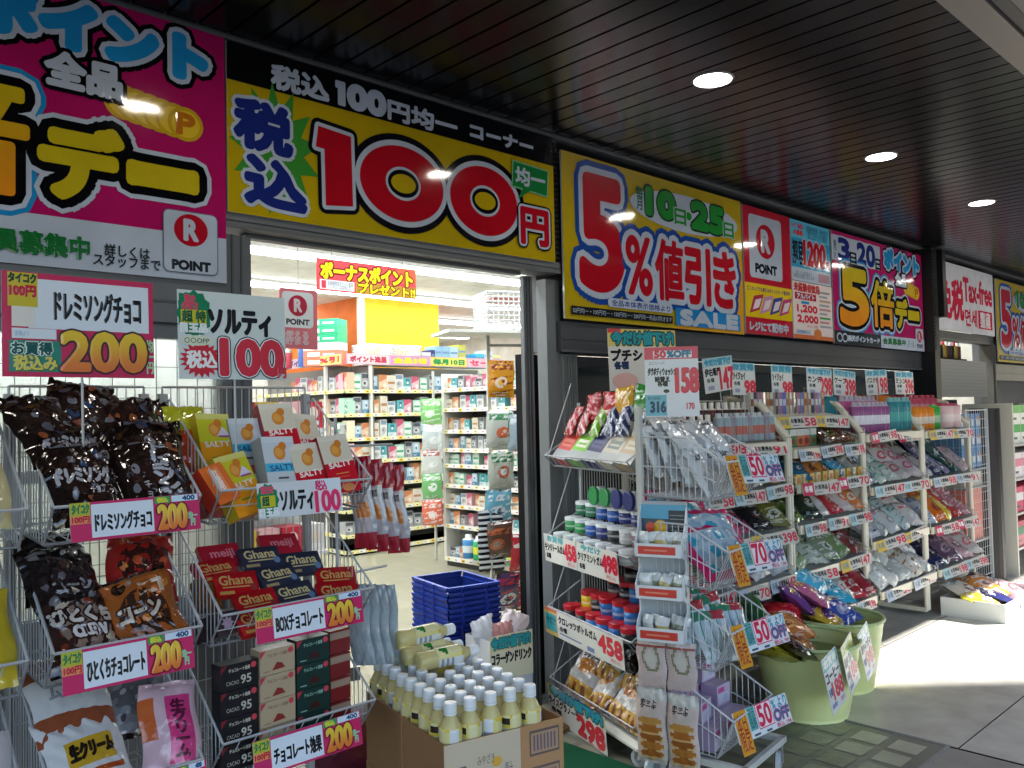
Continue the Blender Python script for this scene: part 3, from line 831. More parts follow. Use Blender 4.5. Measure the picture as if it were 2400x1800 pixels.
WV = lettered([('ド\nレ\nミ\nソ\nン\nグ', .46, .12, .82, .88, 'a8a8b0', .003, '2a1a1a'), ('チ\nョ\nコ', .28, .1, .38, .4, '9a949c', .0008, None)])
for i, (x, y, z, rz, rx, ry, sd) in enumerate([
        (.672, 2.118, 1.262, 4, -34, 2, 1), (.838, 2.118, 1.262, -6, -34, -4, 2), (.668, 2.165, 1.355, 6, -50, 3, 3), (.836, 2.155, 1.325, -3, -40, 6, 4),
        (.66, 2.235, 1.40, 12, -44, -5, 5), (.80, 2.255, 1.405, -8, -46, 8, 6), (.72, 2.30, 1.43, 4, -40, 10, 7), (.86, 2.29, 1.37, -14, -40, 2, 8)]):
    side = ['front left', 'front right, printed upright', 'second from bottom at the left', 'second from bottom at the right', 'third up at the left', 'third up at the right', 'topmost, under the 200 sign', 'hindmost at the right'][i]
    put(('doremi', i), pouch(.165, .235, .065, choc_design(sd, '1e1412'), blobs(sd, '', '2c1c18', ['5c5c66', '6a6a74', '2c4468', '8a4a2c', '45404a', '7a7a84', '3a2018'], W_ if i in (0, 2) else WV if i == 1 else None, 10)(.165, .235), sd, crumple=.008), 'chocolate_bag', fr(x, y, z, rz, rx, ry),
        f'dark brown shiny bag of chocolates in the top basket, {side}', 'snack bag', 'brown chocolate bags in the top basket')
W2 = lettered([('ひとくち', .08, .52, .92, .70, 'c8bfb8', .003, '2a1a1a'), ('CREW', .3, .36, .78, .48, 'd8d4d8', .003, '40201c')])
W2b = lettered([('コーン', .3, .3, .85, .44, '9a969c', .002, '1c1214')])
W3 = lettered([('コ', .5, .7, .85, .85, 'd8c0a8', .003, None), ('コーン', .15, .45, .75, .62, 'c8b8a8', .003, '3a2018')])
tb = [(.672, 2.118, .925, 5, -40, 3, 21, 'ecd'), (.668, 2.20, 1.03, 3, -44, -4, 22, 'drk'), (.83, 2.118, .925, -12, -30, -14, 23, 'org'), (.83, 2.23, 1.03, -4, -40, 8, 24, 'red'), (.66, 2.28, 1.06, 4, -44, 4, 25, 'drk')]
for i, (x, y, z, rz, rx, ry, sd, kd) in enumerate(tb):
    bs, hi_, ac = {'ecd': ('3a2420', '8a7468', ['c0b09c', '7a3424', '302020', 'a08c7c', 'c8b8a4']), 'drk': ('1c1618', '2c2224', ['6a666c', '141012', '4a3028', '8a868c']), 'org': ('9a5424', '3c261c', ['c0642c', 'c87830', '2a1a14', '8a7a6c']), 'red': ('a02420', '3a1c18', ['b85030', '501810', 'c88048'])}[kd]
    wf = W3 if kd == 'org' else W2 if kd == 'ecd' else W2b if i == 1 else None
    lb = ['brown and cream chocolate bag lying at the front left of the second basket', 'black bag of chocolates behind the cream one in the second basket', 'brown and orange bag of chocolates at the front right of the second basket', 'red and orange bag leaning at the back of the second basket', 'dark bag at the back left of the second basket'][i]
    put(('hito', i), pouch(.165, .225, .06, choc_design(sd, bs), blobs(sd, bs, hi_, ac, wf, 12)(.165, .225), sd, crumple=.008), 'chocolate_bag', fr(x, y, z, rz, rx, ry), lb, 'snack bag')
def cream_design(u, v): return 'c8a02c' if .2 < u < .85 and .38 < v < .68 else 'a8481c' if .3 < u < .9 and .27 < v < .34 else 'cfcfd2'
def pink_design(u, v): return 'cc3c7c' if .42 < u < .88 and .2 < v < .84 else 'b85c30' if u < .25 and .45 < v < .85 else 'c8a8b4'
W4 = lettered([('生クリーム', .24, .46, .82, .62, '241a12', .003, None)]); W5 = lettered([('生\nク\nリ\nー\nム', .52, .24, .78, .8, '5a1838', .002, None)])
put('cream', pouch(.18, .24, .055, cream_design, W4(.18, .24), 31, nx=30, ny=36), 'chocolate_bag', fr(.695, 2.10, .625, 6, -44, -3), 'white bag with a gold label at the front of the third basket', 'snack bag')
put('mousse', pouch(.18, .24, .055, lambda u, v: '9a5428' if v > .8 else 'c6c8cc' if .3 < v < .72 else '8a4a30', lettered([('ムース', .2, .45, .7, .6, '8a8e98', .002, None)])(.18, .24), 32), 'chocolate_bag', fr(.675, 2.21, .745, 4, -46, 2), 'white and brown bag behind the gold labelled one in the third basket', 'snack bag')
put('pinkbag', pouch(.14, .25, .05, pink_design, W5(.14, .25), 33, nx=26, ny=32), 'chocolate_bag', fr(.855, 2.105, .615, -6, -30, 4), 'bright pink clear bag at the right of the third basket', 'snack bag')
put('grybag', pouch(.16, .24, .05, choc_design(35, '8a8c92'), blobs(35, '', '6a6c72', ['b8babf', '50525a', '9a9ca2'])(.16, .24), 35), 'chocolate_bag', fr(.83, 2.26, .70, -4, -44, 3), 'grey bag lying behind the pink one in the third basket', 'snack bag')
# ---- rack at the picture's left edge
W6 = lettered([('バニラ\nVanity', .3, .3, .72, .8, 'b83850', .0015, None)])
put('van', pouch(.17, .25, .05, lambda u, v: 'c8bc8c' if v < .86 else 'b0a468', lettered([('V\na\nn\ni\nl\nl\na', .62, .18, .74, .72, 'b83850', .0012, None)])(.17, .25), 41), 'biscuit_bag', fr(.43, 2.115, 1.275, 4, -30), 'cream coloured bag with red lettering at the left picture edge', 'snack bag')
put('van2', pouch(.17, .25, .05, lambda u, v: 'a89a64' if v < .8 else '8a7c4c', None, 42), 'biscuit_bag', fr(.43, 2.2, 1.36, 0, -34), 'yellowish bag behind the cream coloured one at the left picture edge', 'snack bag')
put('ylw', pouch(.15, .23, .05, lambda u, v: '8a5c9c' if .55 < u < .72 and .15 < v < .8 else 'c8b02c', None, 43), 'biscuit_bag', fr(.45, 2.12, .93, 0, -32), 'yellow and purple bag at the left picture edge', 'snack bag')
put('ylw2', pouch(.15, .23, .05, lambda u, v: '6a5a34', None, 46), 'biscuit_bag', fr(.44, 2.21, 1.03, 0, -34), 'olive bag behind the yellow one at the left picture edge', 'snack bag')
put('rwb', pouch(.16, .24, .05, lambda u, v: 'c03448' if .5 < u < .75 and v > .55 else 'c8c0c4', None, 44), 'biscuit_bag', fr(.45, 2.12, .60, 0, -34), 'white bag with a red stripe low at the left picture edge', 'snack bag')
put('rwb2', pouch(.16, .24, .05, lambda u, v: '5a6a90' if v > .5 else 'b8b4c0', None, 45), 'biscuit_bag', fr(.44, 2.22, .70, 0, -34), 'blue grey bag behind the red striped one at the left picture edge', 'snack bag')

# ---- biscuit cartons in the wide rack
def salty(body, top_c, word_c, low):
    w_, h_ = .103, .175
    def deco(m):
        m.rect(0, h_ * .52, w_, h_, top_c, .0006); m.rect(0, 0, w_, h_ * .52, body, .0006)
        m.rect(0, h_ * .90, w_, h_, mixc(C(top_c), C('ffffff'), .15), .0008)
        m.ell(w_ * .5, h_ * .73, .019, .021, 'd88a38', .001); m.ell(w_ * .62, h_ * .84, .012, .012, 'cc7c30', .0012); m.ell(w_ * .48, h_ * .735, .012, .013, 'e0a050', .0012)
        if low == 'b': m.rect(0, h_ * .42, w_, h_ * .56, '48aed0', .0009)
        m.text('SALTY', .014, h_ * .43, w_ - .012, h_ * .52, word_c, .0012, bold=.0009, rise=.05)
        if low == 'b':
            m.rect(.035, h_ * .30, .068, h_ * .33, '50484a', .0009); m.ell(.05, h_ * .12, .024, .014, 'b86a5c', .0009)
        elif low == 'r':
            m.ell(.06, h_ * .08, .022, .012, 'd8905c', .0009); m.rect(.03, h_ * .32, .075, h_ * .335, 'd8a048', .0009); m.rect(.03, h_ * .26, .075, h_ * .275, 'e05c40', .0009)
        else:
            m.poly([(.055, h_ * .62), (.098, h_ * .62), (.077, h_ * .78)], 'd8d0e0', .0014); m.rect(.06, h_ * .6, .095, h_ * .63, '9a4a8c', .0015); m.rect(.03, h_ * .24, .07, h_ * .27, '6a7c24', .0009)
    sd = {'r': '8a1c28', 'b': '8a9298', 'y': 'b8a024'}[low]
    return carton(w_, h_, .05, body, deco, side=sd, top=top_c)
SA = {'red': salty('c4182c', 'd4cdbc', 'f0e0dc', 'r'), 'white': salty('c4ced8', 'c4ccd6', '2a5a90', 'b'), 'yellow': salty('e0941c', 'c4c02c', 'd8d4c8', 'y')}
pl = [('yellow', 1.055, 2.255, 1.355, 8, -20, 2, 'at the back left'), ('white', 1.15, 2.25, 1.34, 4, -20, 0, 'at the back, second from left'), ('red', 1.245, 2.235, 1.385, -4, -22, -4, 'at the back, tallest of all'), ('red', 1.335, 2.24, 1.355, 14, -24, 6, 'at the back right'),
      ('yellow', 1.09, 2.14, 1.25, 10, -24, -10, 'in the front row, beside an orange box'), ('white', 1.185, 2.135, 1.285, 5, -18, 1, 'in the front row'), ('red', 1.28, 2.13, 1.265, 4, -20, -3, 'in the middle of the front row'), ('red', 1.377, 2.13, 1.285, 2, -20, -5, 'at the right end of the front row')]
for cl, x, y, z, rz, rx, ry, wh in pl:
    put(('salty', cl), SA[cl], 'biscuit_carton', fr(x, y, z, rz, rx, ry), f'{cl} biscuit carton in the top basket, {wh}', 'biscuit carton', 'biscuit cartons in the top basket')
put('orangebox', carton(.08, .11, .05, 'd86a28', lambda m: (m.rect(.02, .03, .06, .10, 'e88a58', .0006), m.text('お\n徳\n用', .03, .035, .05, .095, 'f0e4e0', .001, bold=.001)), side='a83020', top='e88040'), 'biscuit_carton', fr(1.02, 2.13, 1.29, 14, -30, -14), 'bright orange carton tilted at the left of the biscuit basket', 'biscuit carton')
put('bluelow', carton(.11, .09, .05, '8a3a34', lambda m: (m.ell(.05, .05, .03, .02, '34507c', .0006), m.rect(0, .07, .11, .09, 'd86a40', .0006))), 'biscuit_carton', fr(1.03, 2.185, 1.245, 6, -10, 0), 'dark red and blue carton under the orange one in the biscuit basket', 'biscuit carton')
put('greenpk', pouch(.12, .2, .05, lambda u, v: 'a8a820' if v > .6 else 'b84020', None, 50), 'biscuit_bag', fr(1.0, 2.3, 1.36, 4, -24, 0), 'lime and red pack behind the yellow cartons at the left', 'snack bag')
# hanging packs at the rack's right side
def long_pack(u, v):
    return 'a0182c' if v > .70 or v < .16 else 'a4a8b4' if u < .2 or u > .85 else '20203a' if .60 < v < .68 else 'c87428' if .32 < v < .52 else 'b4a8ac'
for i in range(4):
    put('longpack', pouch(.075, .28, .03, long_pack, None, 60, back='d0d4d8'), 'hanging_pack', fr(1.50 + i * .046, 2.22 + i * .006, 1.10 - i * .012, -58, 0, -5), f'red and clear snack pack hung beside the biscuit rack, {nth(i, 4, "nearest the rack", "farthest from the rack")}', 'snack pack', 'packs hung beside the biscuit rack')
    put('greypack', pouch(.075, .25, .02, lambda u, v: '3c4a44' if v > .62 and u < .55 else '9aa6ae', None, 61, back='9aa6ae'), 'hanging_pouch', fr(1.50 + i * .040, 2.25 + i * .006, .735 - i * .008, -58, 0, -5), f'silver grey pouch hung low beside the rack, {nth(i, 4, "nearest the rack", "farthest from the rack")}', 'pouch', 'silver pouches hung beside the rack')
m = M('paint'); m.tube((1.45, 2.3, 1.41), (1.66, 2.30, 1.41), .004, WIRE); m.tube((1.44, 2.3, 1.012), (1.65, 2.33, 1.012), .004, WIRE); m.tube((1.445, 2.3, .95), (1.445, 2.3, 1.5), .006, WIRE)
tag(m.build('hanger_hook'), 'wire hook arms sticking out of the biscuit rack, carrying the hung packs', 'hook')

# ---- chocolate boxes
def ghana(col, wc, tp):
    def deco(m):
        m.rect(0, .058, .12, .075, mixc(C(col), C('000000'), .25), .0005); m.text('Ghana', .014, .034, .106, .064, wc, .001, bold=.0009)
        m.rect(.02, .024, .10, .028, wc, .0008); m.rect(.01, .004, .05, .014, tp, .0008); m.ell(.105, .022, .010, .012, '9a3434' if tp == 'c89a50' else '6a84a8', .0008)
    return carton(.12, .075, .018, col, deco)
GH = {'red': ghana('b8121e', 'c8a060', 'c89a50'), 'dark blue': ghana('2c3448', 'd0c08c', 'a89468'), 'crimson': carton(.12, .075, .018, 'b01c34', lambda m: m.text('meiji', .03, .02, .1, .055, 'd88090', .001, bold=.001))}
gl = [('crimson', 1.28, 2.33, 1.10, 'topmost at the back right'), ('crimson', 1.10, 2.34, 1.09, 'at the very back left'), ('dark blue', 1.195, 2.29, 1.075, 'at the back, beside the topmost crimson one'), ('red', 1.065, 2.285, 1.06, 'at the back left'), ('dark blue', 1.315, 2.265, 1.045, 'at the right of the back rows'),
      ('red', 1.09, 2.235, 1.02, 'in the middle of the left stack'), ('dark blue', 1.225, 2.235, 1.025, 'in the middle of the heap'), ('red', 1.125, 2.175, .975, 'in the front row at the left'), ('dark blue', 1.245, 2.175, .98, 'in the front row, centre'), ('red', 1.385, 2.20, 1.0, 'leaning at the right end'), ('red', 1.36, 2.15, .965, 'lowest at the right end'), ('red', 1.11, 2.13, .935, 'lowest at the front left'), ('dark blue', 1.24, 2.13, .935, 'lowest at the front centre')]
for cl, x, y, z, wh in gl:
    put(('ghana', cl), GH[cl], 'chocolate_box', fr(x, y, z, jit(6) - (16 if 'right end' in wh else 0), -48 + jit(5), jit(4)), f'{cl} chocolate box in the second basket, {wh}', 'chocolate box', 'flat chocolate boxes in the second basket')
put('brownbx', carton(.075, .06, .10, '3a2a30', lambda m: m.star(.035, .03, .02, .02, 'b09ab0', .0006, 8, .6)), 'chocolate_box', fr(1.025, 2.15, .94, 10, -20, 0), 'dark box with a pale emblem at the left of the chocolate boxes', 'chocolate box')
put('goldbx', carton(.06, .09, .03, '6a4018', None), 'chocolate_box', fr(1.015, 2.23, 1.0, 12, -40, 8), 'bronze coloured box at the far left of the chocolate boxes', 'chocolate box')
def kouka(col, sub, rib, big=None):
    def deco(m):
        m.poly([(0, .064), (.018, .066), (.0, .045)], rib, .0008); m.text('チョコレート効果', .022, .046, .082, .056, sub, .0009, bold=.0004)
        m.ell(.092, .055, .008, .008, 'c84450', .0009)
        if big: m.text('CACAO', .015, .014, .05, .024, sub, .0009); m.text('95', .056, .012, .085, .034, sub, .0009, bold=.0006)
        else: m.poly([(.035, .01), (.075, .012), (.065, .026), (.05, .03)], '8a2c28' if col > '5' else '401418', .0009); m.rect(.01, .008, .03, .011, sub, .0009)
    return carton(.105, .067, .05, col, deco)
for ci, (cl, col, sub, rib, big) in enumerate((('black', '17161a', 'c0bcb0', '7a2028', True), ('beige', 'b4a083', '9a7868', 'b83848', None), ('dark green', '14322e', '8ab0a4', 'b03040', None))):
    for k in range(4):
        put(('kouka', cl), kouka(col, sub, rib, big), 'chocolate_box', fr(1.037 + ci * .109, 2.128, .605 + k * .0685 + ci * .006 + (.0 if ci else -.01), 2, 0, 0), f'{cl} chocolate box stacked in the third basket, {["lowest", "second from bottom", "second from top", "topmost"][k]}', 'chocolate box', f'{cl} boxes stacked in the third basket')
for k in range(4):
    put('redend', carton(.07, .066, .05, '7a2024', lambda m: m.rect(.0, .04, .07, .06, 'a08878', .0006)), 'chocolate_box', fr(1.362, 2.16, .615 + k * .0685, 4, 0, 0), f'dark red box stacked at right of the third basket, {["lowest", "second from bottom", "second from top", "topmost"][k]}', 'chocolate box', 'dark red boxes stacked in the third basket')
# ------------------------------------------------------------------ bottled drink cartons in front of the doorway
def kraft_case(mw, w_, d_, h_, lab, open_top, printed):
    t = thing('drink_case', mw, lab, 'cardboard case')
    m = M('kraft'); c0, c1 = 'b48a62', '9a7452'
    e = .005
    m.box(0, 0, 0, w_, e, h_, c0); m.box(0, d_ - e, 0, w_, d_, h_, c1); m.box(0, e, 0, e, d_ - e, h_, c1); m.box(w_ - e, e, 0, w_, d_ - e, h_, c1); m.box(e, e, 0, w_ - e, d_ - e, e, c1)
    if not open_top: m.box(e, e, h_ - e, w_ - e, d_ - e, h_, c0)
    if printed:
        m.rect(0, 0, w_ * .62, h_, 'ccbca4', .0012)
        m.text('日向夏', w_ * .24, h_ * .12, w_ * .42, h_ * .50, '3c3c50', .002, bold=.002); m.text('みやざき', w_ * .26, h_ * .66, w_ * .40, h_ * .78, '6a6458', .002)
        m.ell(w_ * .42, h_ * .66, .016, .014, 'dcaa48', .002); m.text('果汁\nドリンク', w_ * .46, h_ * .3, w_ * .58, h_ * .62, '6a6a70', .002)
        m.rect(w_ * .05, h_ * .62, w_ * .17, h_ * .70, '60606c', .002); m.ell(w_ * .14, h_ * .2, .026, .012, '2c4c90', .002)
        for z0, z1 in ((.60, .92), (.16, .46)):
            m.rect(w_ * .70, h_ * z0, w_ * .96, h_ * z1, '6a5c58', .0016); m.rect(w_ * .71, h_ * (z0 + .03), w_ * .95, h_ * (z1 - .03), 'b08e72', .002)
            for k in range(7): m.rect(w_ * (.73 + k * .03), h_ * (z0 + .06), w_ * (.745 + k * .03), h_ * (z1 - .06), '6c6270', .0024)
    m.build('box', t)
    return t
BX = fr(1.452, 1.803, 0, -12.5)
kraft_case(BX @ fr(0, 0, .40), .385, .27, .22, 'open cardboard case printed with black writing, full of lemon drink bottles', True, True)
kraft_case(BX @ fr(0, .275, .40), .385, .28, .22, 'open cardboard case behind the printed one, holding the rear bottles', True, False)
kraft_case(BX @ fr(0, 0, .16), .385, .275, .237, 'closed cardboard case under the printed open one', False, False)
kraft_case(BX @ fr(0, .28, .16), .385, .28, .237, 'closed cardboard case under the rear open one', False, False)
m = M('plastic')
for x in (.02, .31):
    m.box(x, .02, .02, x + .03, .56, .157, '3a4a6a')
m.box(0, 0, .13, .35, .56, .157, '3a4a6a'); m.box(0, 0, .018, .35, .56, .04, '3a4a6a')
tag(m.build('pallet', None, BX), 'low dark blue plastic pallet under the cardboard cases', 'pallet')

def bottle_proto(mw):
    t = thing('drink_bottle', mw, 'x', 'drink bottle', 'lemon drink bottles in the cases')
    lq, cl = 'e6d898', 'd8d0a8'
    m = M('liquid'); m.sm = True
    m.lathe([(.024, 0, lq), (.031, .006, lq), (.0315, .03, lq), (.0305, .05, lq), (.0315, .07, lq), (.0315, .135, lq), (.028, .152, lq), (.018, .172, lq), (.0125, .180, cl), (.0125, .186, cl)], 14)
    b = m.build('body', t)
    m = M('laminate')
    m.sm = True
    bands = []
    for k in range(11):
        def lc(a, k=k):
            if .36 < a < .47: return '2c2018' if k in (7, 8) else 'c8b440' if k == 6 else 'd6cf9c'
            if .50 < a < .66: return '2f7a34' if k in (1, 2, 3) and a < .50 + .04 * k + .05 else 'd8d2a0'
            if .70 < a < .9: return ('8a94a4' if (k % 2 and k < 7) else 'd4d8dc') if a < .86 else 'cfc878'
            if a < .2: return 'd0d4d4' if k < 8 else 'd8c040'
            return 'd6cc88' if k < 9 else 'cdb848'
        bands.append((.0318 + .0005 * math.sin(k * .3), .060 + k * .0088, lc))
    m.lathe(bands, 30)
    m.build('label', t)
    m = M('plastic'); m.lathe([(.0178, .180, 'dfe3e7'), (.0184, .186, 'ccd0d4'), (.0178, .189, 'dfe3e7'), (.0178, .209, 'e8eaec'), (.0162, .2125, 'eaecee')], 16); m.build('cap', t)
    return t
BOT = None
def bottle(mw, lab, grp='lemon drink bottles in the cases'):
    global BOT
    if BOT is None:
        BOT = bottle_proto(mw); o = BOT
    else: o = copy_tree(BOT, mw)
    o['label'] = lab; o['group'] = grp
side_w = ['left end', 'second from left', 'middle', 'second from right', 'right end']
row_w = ['front row', 'second row', 'third row', 'fourth row', 'fifth row', 'sixth row', 'seventh row', 'eighth row', 'back row']
for r_ in range(9):
    for c_ in range(5):
        if r_ in (6, 7) and c_ in (2, 3): continue
        if r_ == 5 and c_ == 2: continue
        bottle(BX @ fr(.038 + c_ * .0645 + jit(.002), .036 + r_ * .0622 + jit(.002), .508 + jit(.002), jit(60)), f'white capped lemon drink bottle standing in the {row_w[r_]}, {side_w[c_]}')
for i, (x, y, z, a) in enumerate(((.10, .375, .735, 0), (.08, .44, .738, 2), (.065, .505, .735, -1), (.07, .47, .786, 3))):
    bottle(BX @ fr(x, y, z, a, 0, 88), 'lemon drink bottle lying across the caps, ' + ['nearest of the lying ones', 'middle one of the lower three', 'hindmost of the lower three', 'on top of the other lying ones'][i], 'bottles lying on the standing ones')
# maroon bag behind the bottles
m = M('film'); m.bag(.30, .26, .12, lambda u, v: '5c1c30' if v < .8 else '8a8084', 12, 12, 77, .006); tag(m.build('bag', None, fr(1.70, 2.62, .22, -20)), 'maroon bag standing low behind the drink bottles at the left', 'bag')
m = M('card'); m.box(0, 0, 0, .2, .14, .05, '70706c', top='c8c4b4'); m.box(.05, .03, -.3, .12, .1, 0, '5c5c58'); tag(m.build('stand_tray', None, fr(1.66, 2.86, .50, -20)), 'small grey tray on a post beside the biscuit rack', 'tray')
# white bin with a sign in the doorway
t = thing('white_bin', fr(2.64, 2.93, .15, -8), 'white plastic bin of packets with a turquoise headed sign in the doorway', 'bin')
m = M('plastic')
m.box(0, 0, -.13, .24, .006, .31, 'ccd0d8'); m.box(0, .2, -.13, .24, .206, .31, 'b4b8c0'); m.box(0, .006, -.13, .006, .2, .31, 'b8bcc4'); m.box(.234, .006, -.13, .24, .2, .31, 'b8bcc4'); m.box(.006, .006, 0, .234, .2, .006, 'b8bcc4')
m.build('tub', t)
m = M('laminate'); m.box(-.01, -.012, .13, .235, -.010, .335, 'dcd8c0')
m.push(fr(-.01, -.012, .13)); m.rect(.006, .135, .24, .20, 'd0cc98', .0006); m.text('今だけ値下げ!', .012, .145, .23, .195, '2aa0a8', .0012, bold=.003, outs=[(.005, '3c6a70')]); m.text('コラーゲンドリンク', .01, .075, .235, .125, '16181c', .0012, bold=.0026); m.pop()
m.build('sign_card', t)
for i, (x, y, z, rz, rx, ry, de, lab) in enumerate(((.07, .1, .20, 10, -8, -10, lambda u, v: 'd4d4da', 'white crumpled bag with a hole handle in the doorway bin'), (.17, .11, .21, -10, -14, 24, lambda u, v: 'd8c8c8' if v > .3 else 'b03040', 'white and red leaning packet in the doorway bin'), (.14, .05, .17, 0, -20, 0, lambda u, v: 'b07a78', 'pinkish packet low in the doorway bin'))):
    put(('binbag', i), pouch(.14, .2, .05, de, None, 80 + i, crumple=.008), 'packet', fr(2.64, 2.93, .15, -8) @ fr(x, y, z, rz, rx, ry), lab, 'packet')
# blue shopping baskets
def blue_basket():
    m = M('plastic'); c, ci = '16308e', '102670'
    a, b, h_, k = .185, .14, .20, .80
    for (sx, sy) in ((1, 0), (-1, 0), (0, 1), (0, -1)):
        def Pq(t_, z, o=0):
            f = (k + (1 - k) * z / h_)
            x, y = ((a * sx * f, t_ * b * f) if sx else (t_ * a * f, b * sy * f))
            return (x + o * sx, y + o * sy, z)
        m.quad(Pq(-1, 0), Pq(1, 0), Pq(1, h_ - .03), Pq(-1, h_ - .03), ci)
        m.quad(Pq(-1, h_ - .03, .006), Pq(1, h_ - .03, .006), Pq(1, h_ - .012, .006), Pq(-1, h_ - .012, .006), c)
        m.quad(Pq(-1.04, h_ - .012, .012), Pq(1.04, h_ - .012, .012), Pq(1.04, h_, .012), Pq(-1.04, h_, .012), c)
        m.quad(Pq(-1.04, h_, .012), Pq(1.04, h_, .012), Pq(.98, h_, -.006), Pq(-.98, h_, -.006), '2c50bc')
        m.quad(Pq(-1.04, h_ - .012, .012), Pq(1.04, h_ - .012, .012), Pq(1, h_ - .03, .006), Pq(-1, h_ - .03, .006), ci)
        for t_ in ((-.5, .5) if sx else (-.3, .3)): m.tube(Pq(t_, .0, .003), Pq(t_, h_, .012), .007, c)
    m.quad((-a * k, -b * k, .002), (a * k, -b * k, .002), (a * k, b * k, .002), (-a * k, b * k, .002), ci)
    return m
NB = 18
for i in range(NB):
    put('bluebasket', blue_basket, 'shopping_basket', fr(2.80, 3.36, .026 + i * .0262, 79 + jit(1.2)), 'blue plastic shopping basket in the stack inside the doorway, ' + (['lowest'] + [ORD[k] + ' from bottom' for k in range(1, NB - 1)] + ['topmost'])[i], 'shopping basket', 'blue shopping baskets stacked inside the doorway')

# ------------------------------------------------------------------ trolley rack right of the entrance, facing the doorway
G = fr(3.09, 2.99, 0, -110)
GL = .78
G1, G2, G3, G4 = G @ fr(0, 0, -.010), G @ fr(0, 0, -.025), G @ fr(0, 0, -.035), G @ fr(0, 0, -.025)
t = thing('trolley_rack', G, 'white wire trolley rack facing the doorway, with wafers, jars and granola', 'wire rack')
m = M('paint')
wire_face(m, (0, .21, .13), (GL, .21, .13), (GL, .21, 1.5), (0, .21, 1.5), 30, 6)
for x in (0, GL):
    m.tube((x, .2, .1), (x, .2, 1.55), .009, 'c2c4c4')
m.build('back_frame', t)
gl_t = (1.29, .89, .54, .19)
for zf in gl_t:
    m = M('paint')
    prof = [(.20, zf - .06), (.20, zf + .12), (.0, zf), (.05, zf - .055)]
    for x in (0, GL): wire_side(m, x, prof, .06)
    wire_face(m, (0, .05, zf - .055), (GL, .05, zf - .055), (GL, 0, zf), (0, 0, zf), 14, 1)
    wire_face(m, (0, .05, zf - .055), (GL, .05, zf - .055), (GL, .20, zf - .06), (0, .20, zf - .06), 22, 2)
    m.tube((0, .02, zf - .01), (-.0, .16, zf + .36), .0035, WIRE)
    m.build('shelf_tray', t)
m = M('plastic'); m.bbox(-.01, .02, .085, GL + .01, .22, .115, 'd4d2c8', .02); m.build('base', t)
def caster(px, py, pz, parent, r=.045, w_=.024, rot=0):
    m = M('plastic'); m.push(fr(px, py, 0, rot)); m.push(fr(0, 0, r + pz, 0, 90))
    m.lathe([(r * .5, -w_ / 2, 'a8aeb4'), (r, -w_ / 2 + .004, 'c4c8cc'), (r, w_ / 2 - .004, 'c4c8cc'), (r * .5, w_ / 2, 'a8aeb4')], 20); m.pop()
    m.box(-.012, -w_ / 2 - .006, r, .012, -w_ / 2 - .003, 2 * r + .02, '8c9094'); m.box(-.012, w_ / 2 + .003, r, .012, w_ / 2 + .006, 2 * r + .02, '8c9094'); m.box(-.016, -w_ / 2 - .008, 2 * r + .015, .016, w_ / 2 + .008, 2 * r + .022, '9a9ea2')
    m.pop(); return m.build('caster', parent)
for x, y in ((.05, .06), (GL - .06, .06), (.05, .18), (GL - .06, .18)): caster(x, y, 0, t, .036, .022, jit(40))

def gcard(x, z, w_, h_, lab, fn, ry=0):
    m = M('laminate'); m.box(0, 0, 0, w_, .002, h_, 'dcdad2'); fn(m, w_, h_)
    return tag(m.build('price_card', None, G @ fr(x, -.012, z - .03, 0, 4, ry)), lab, 'price card')
def two(head, body, price, sub=True):
    def f(m, w_, h_):
        m.text(head, w_ * .12, h_ * .76, w_ * .62, h_ * .97, '58a8b0', .0008, bold=.0025); m.text(body, w_ * .03, h_ * .42, w_ * .66, h_ * .68, '1a1c20', .0012, bold=.0018)
        m.text('各種', w_ * .06, h_ * .14, w_ * .2, h_ * .32, '1a1c20', .0012, bold=.001)
        m.text(price, w_ * .64, h_ * .28, w_ * .99, h_ * .80, 'd43040', .0012, bold=.006); m.text('税込', w_ * .72, h_ * .06, w_ * .95, h_ * .2, 'd43040', .0012)
    return f
gcard(.01, .80, .335, .135, 'white price card reading 458 at the left under the small tubs', two('お買得', 'キシリトールガム', '458'))
gcard(.35, .80, .365, .135, 'white price card reading 498 at the right under the small tubs', two('今だけ', 'クリアミントガム', '498'))
def strip458(m, w_, h_):
    m.rect(0, .0, w_ * .18, h_, 'd8b860', .0006); m.rect(w_ * .01, h_ * .15, w_ * .17, h_ * .8, '38a0a8', .001); m.rect(0, h_ * .88, w_ * .18, h_, 'd07050', .001); m.text('今だけ', w_ * .02, h_ * .4, w_ * .16, h_ * .7, '1c6a78', .0014, bold=.002)
    m.text('クロレッツボトルガム', w_ * .20, h_ * .56, w_ * .70, h_ * .84, '1a1c20', .001, bold=.0018); m.text('各種', w_ * .21, h_ * .3, w_ * .31, h_ * .48, '1a1c20', .001, bold=.001)
    m.rect(w_ * .21, h_ * .18, w_ * .5, h_ * .23, '6a7aa0', .001); m.rect(w_ * .57, h_ * .08, w_ * .66, h_ * .24, '7a84b0', .001)
    m.text('458', w_ * .72, h_ * .3, w_ * .985, h_ * .86, 'd43040', .0012, bold=.006); m.text('税込', w_ * .85, h_ * .1, w_ * .97, h_ * .22, 'd43040', .0012)
gcard(.0, .445, .745, .13, 'long white price strip reading 458 under the red capped gum jars', strip458)
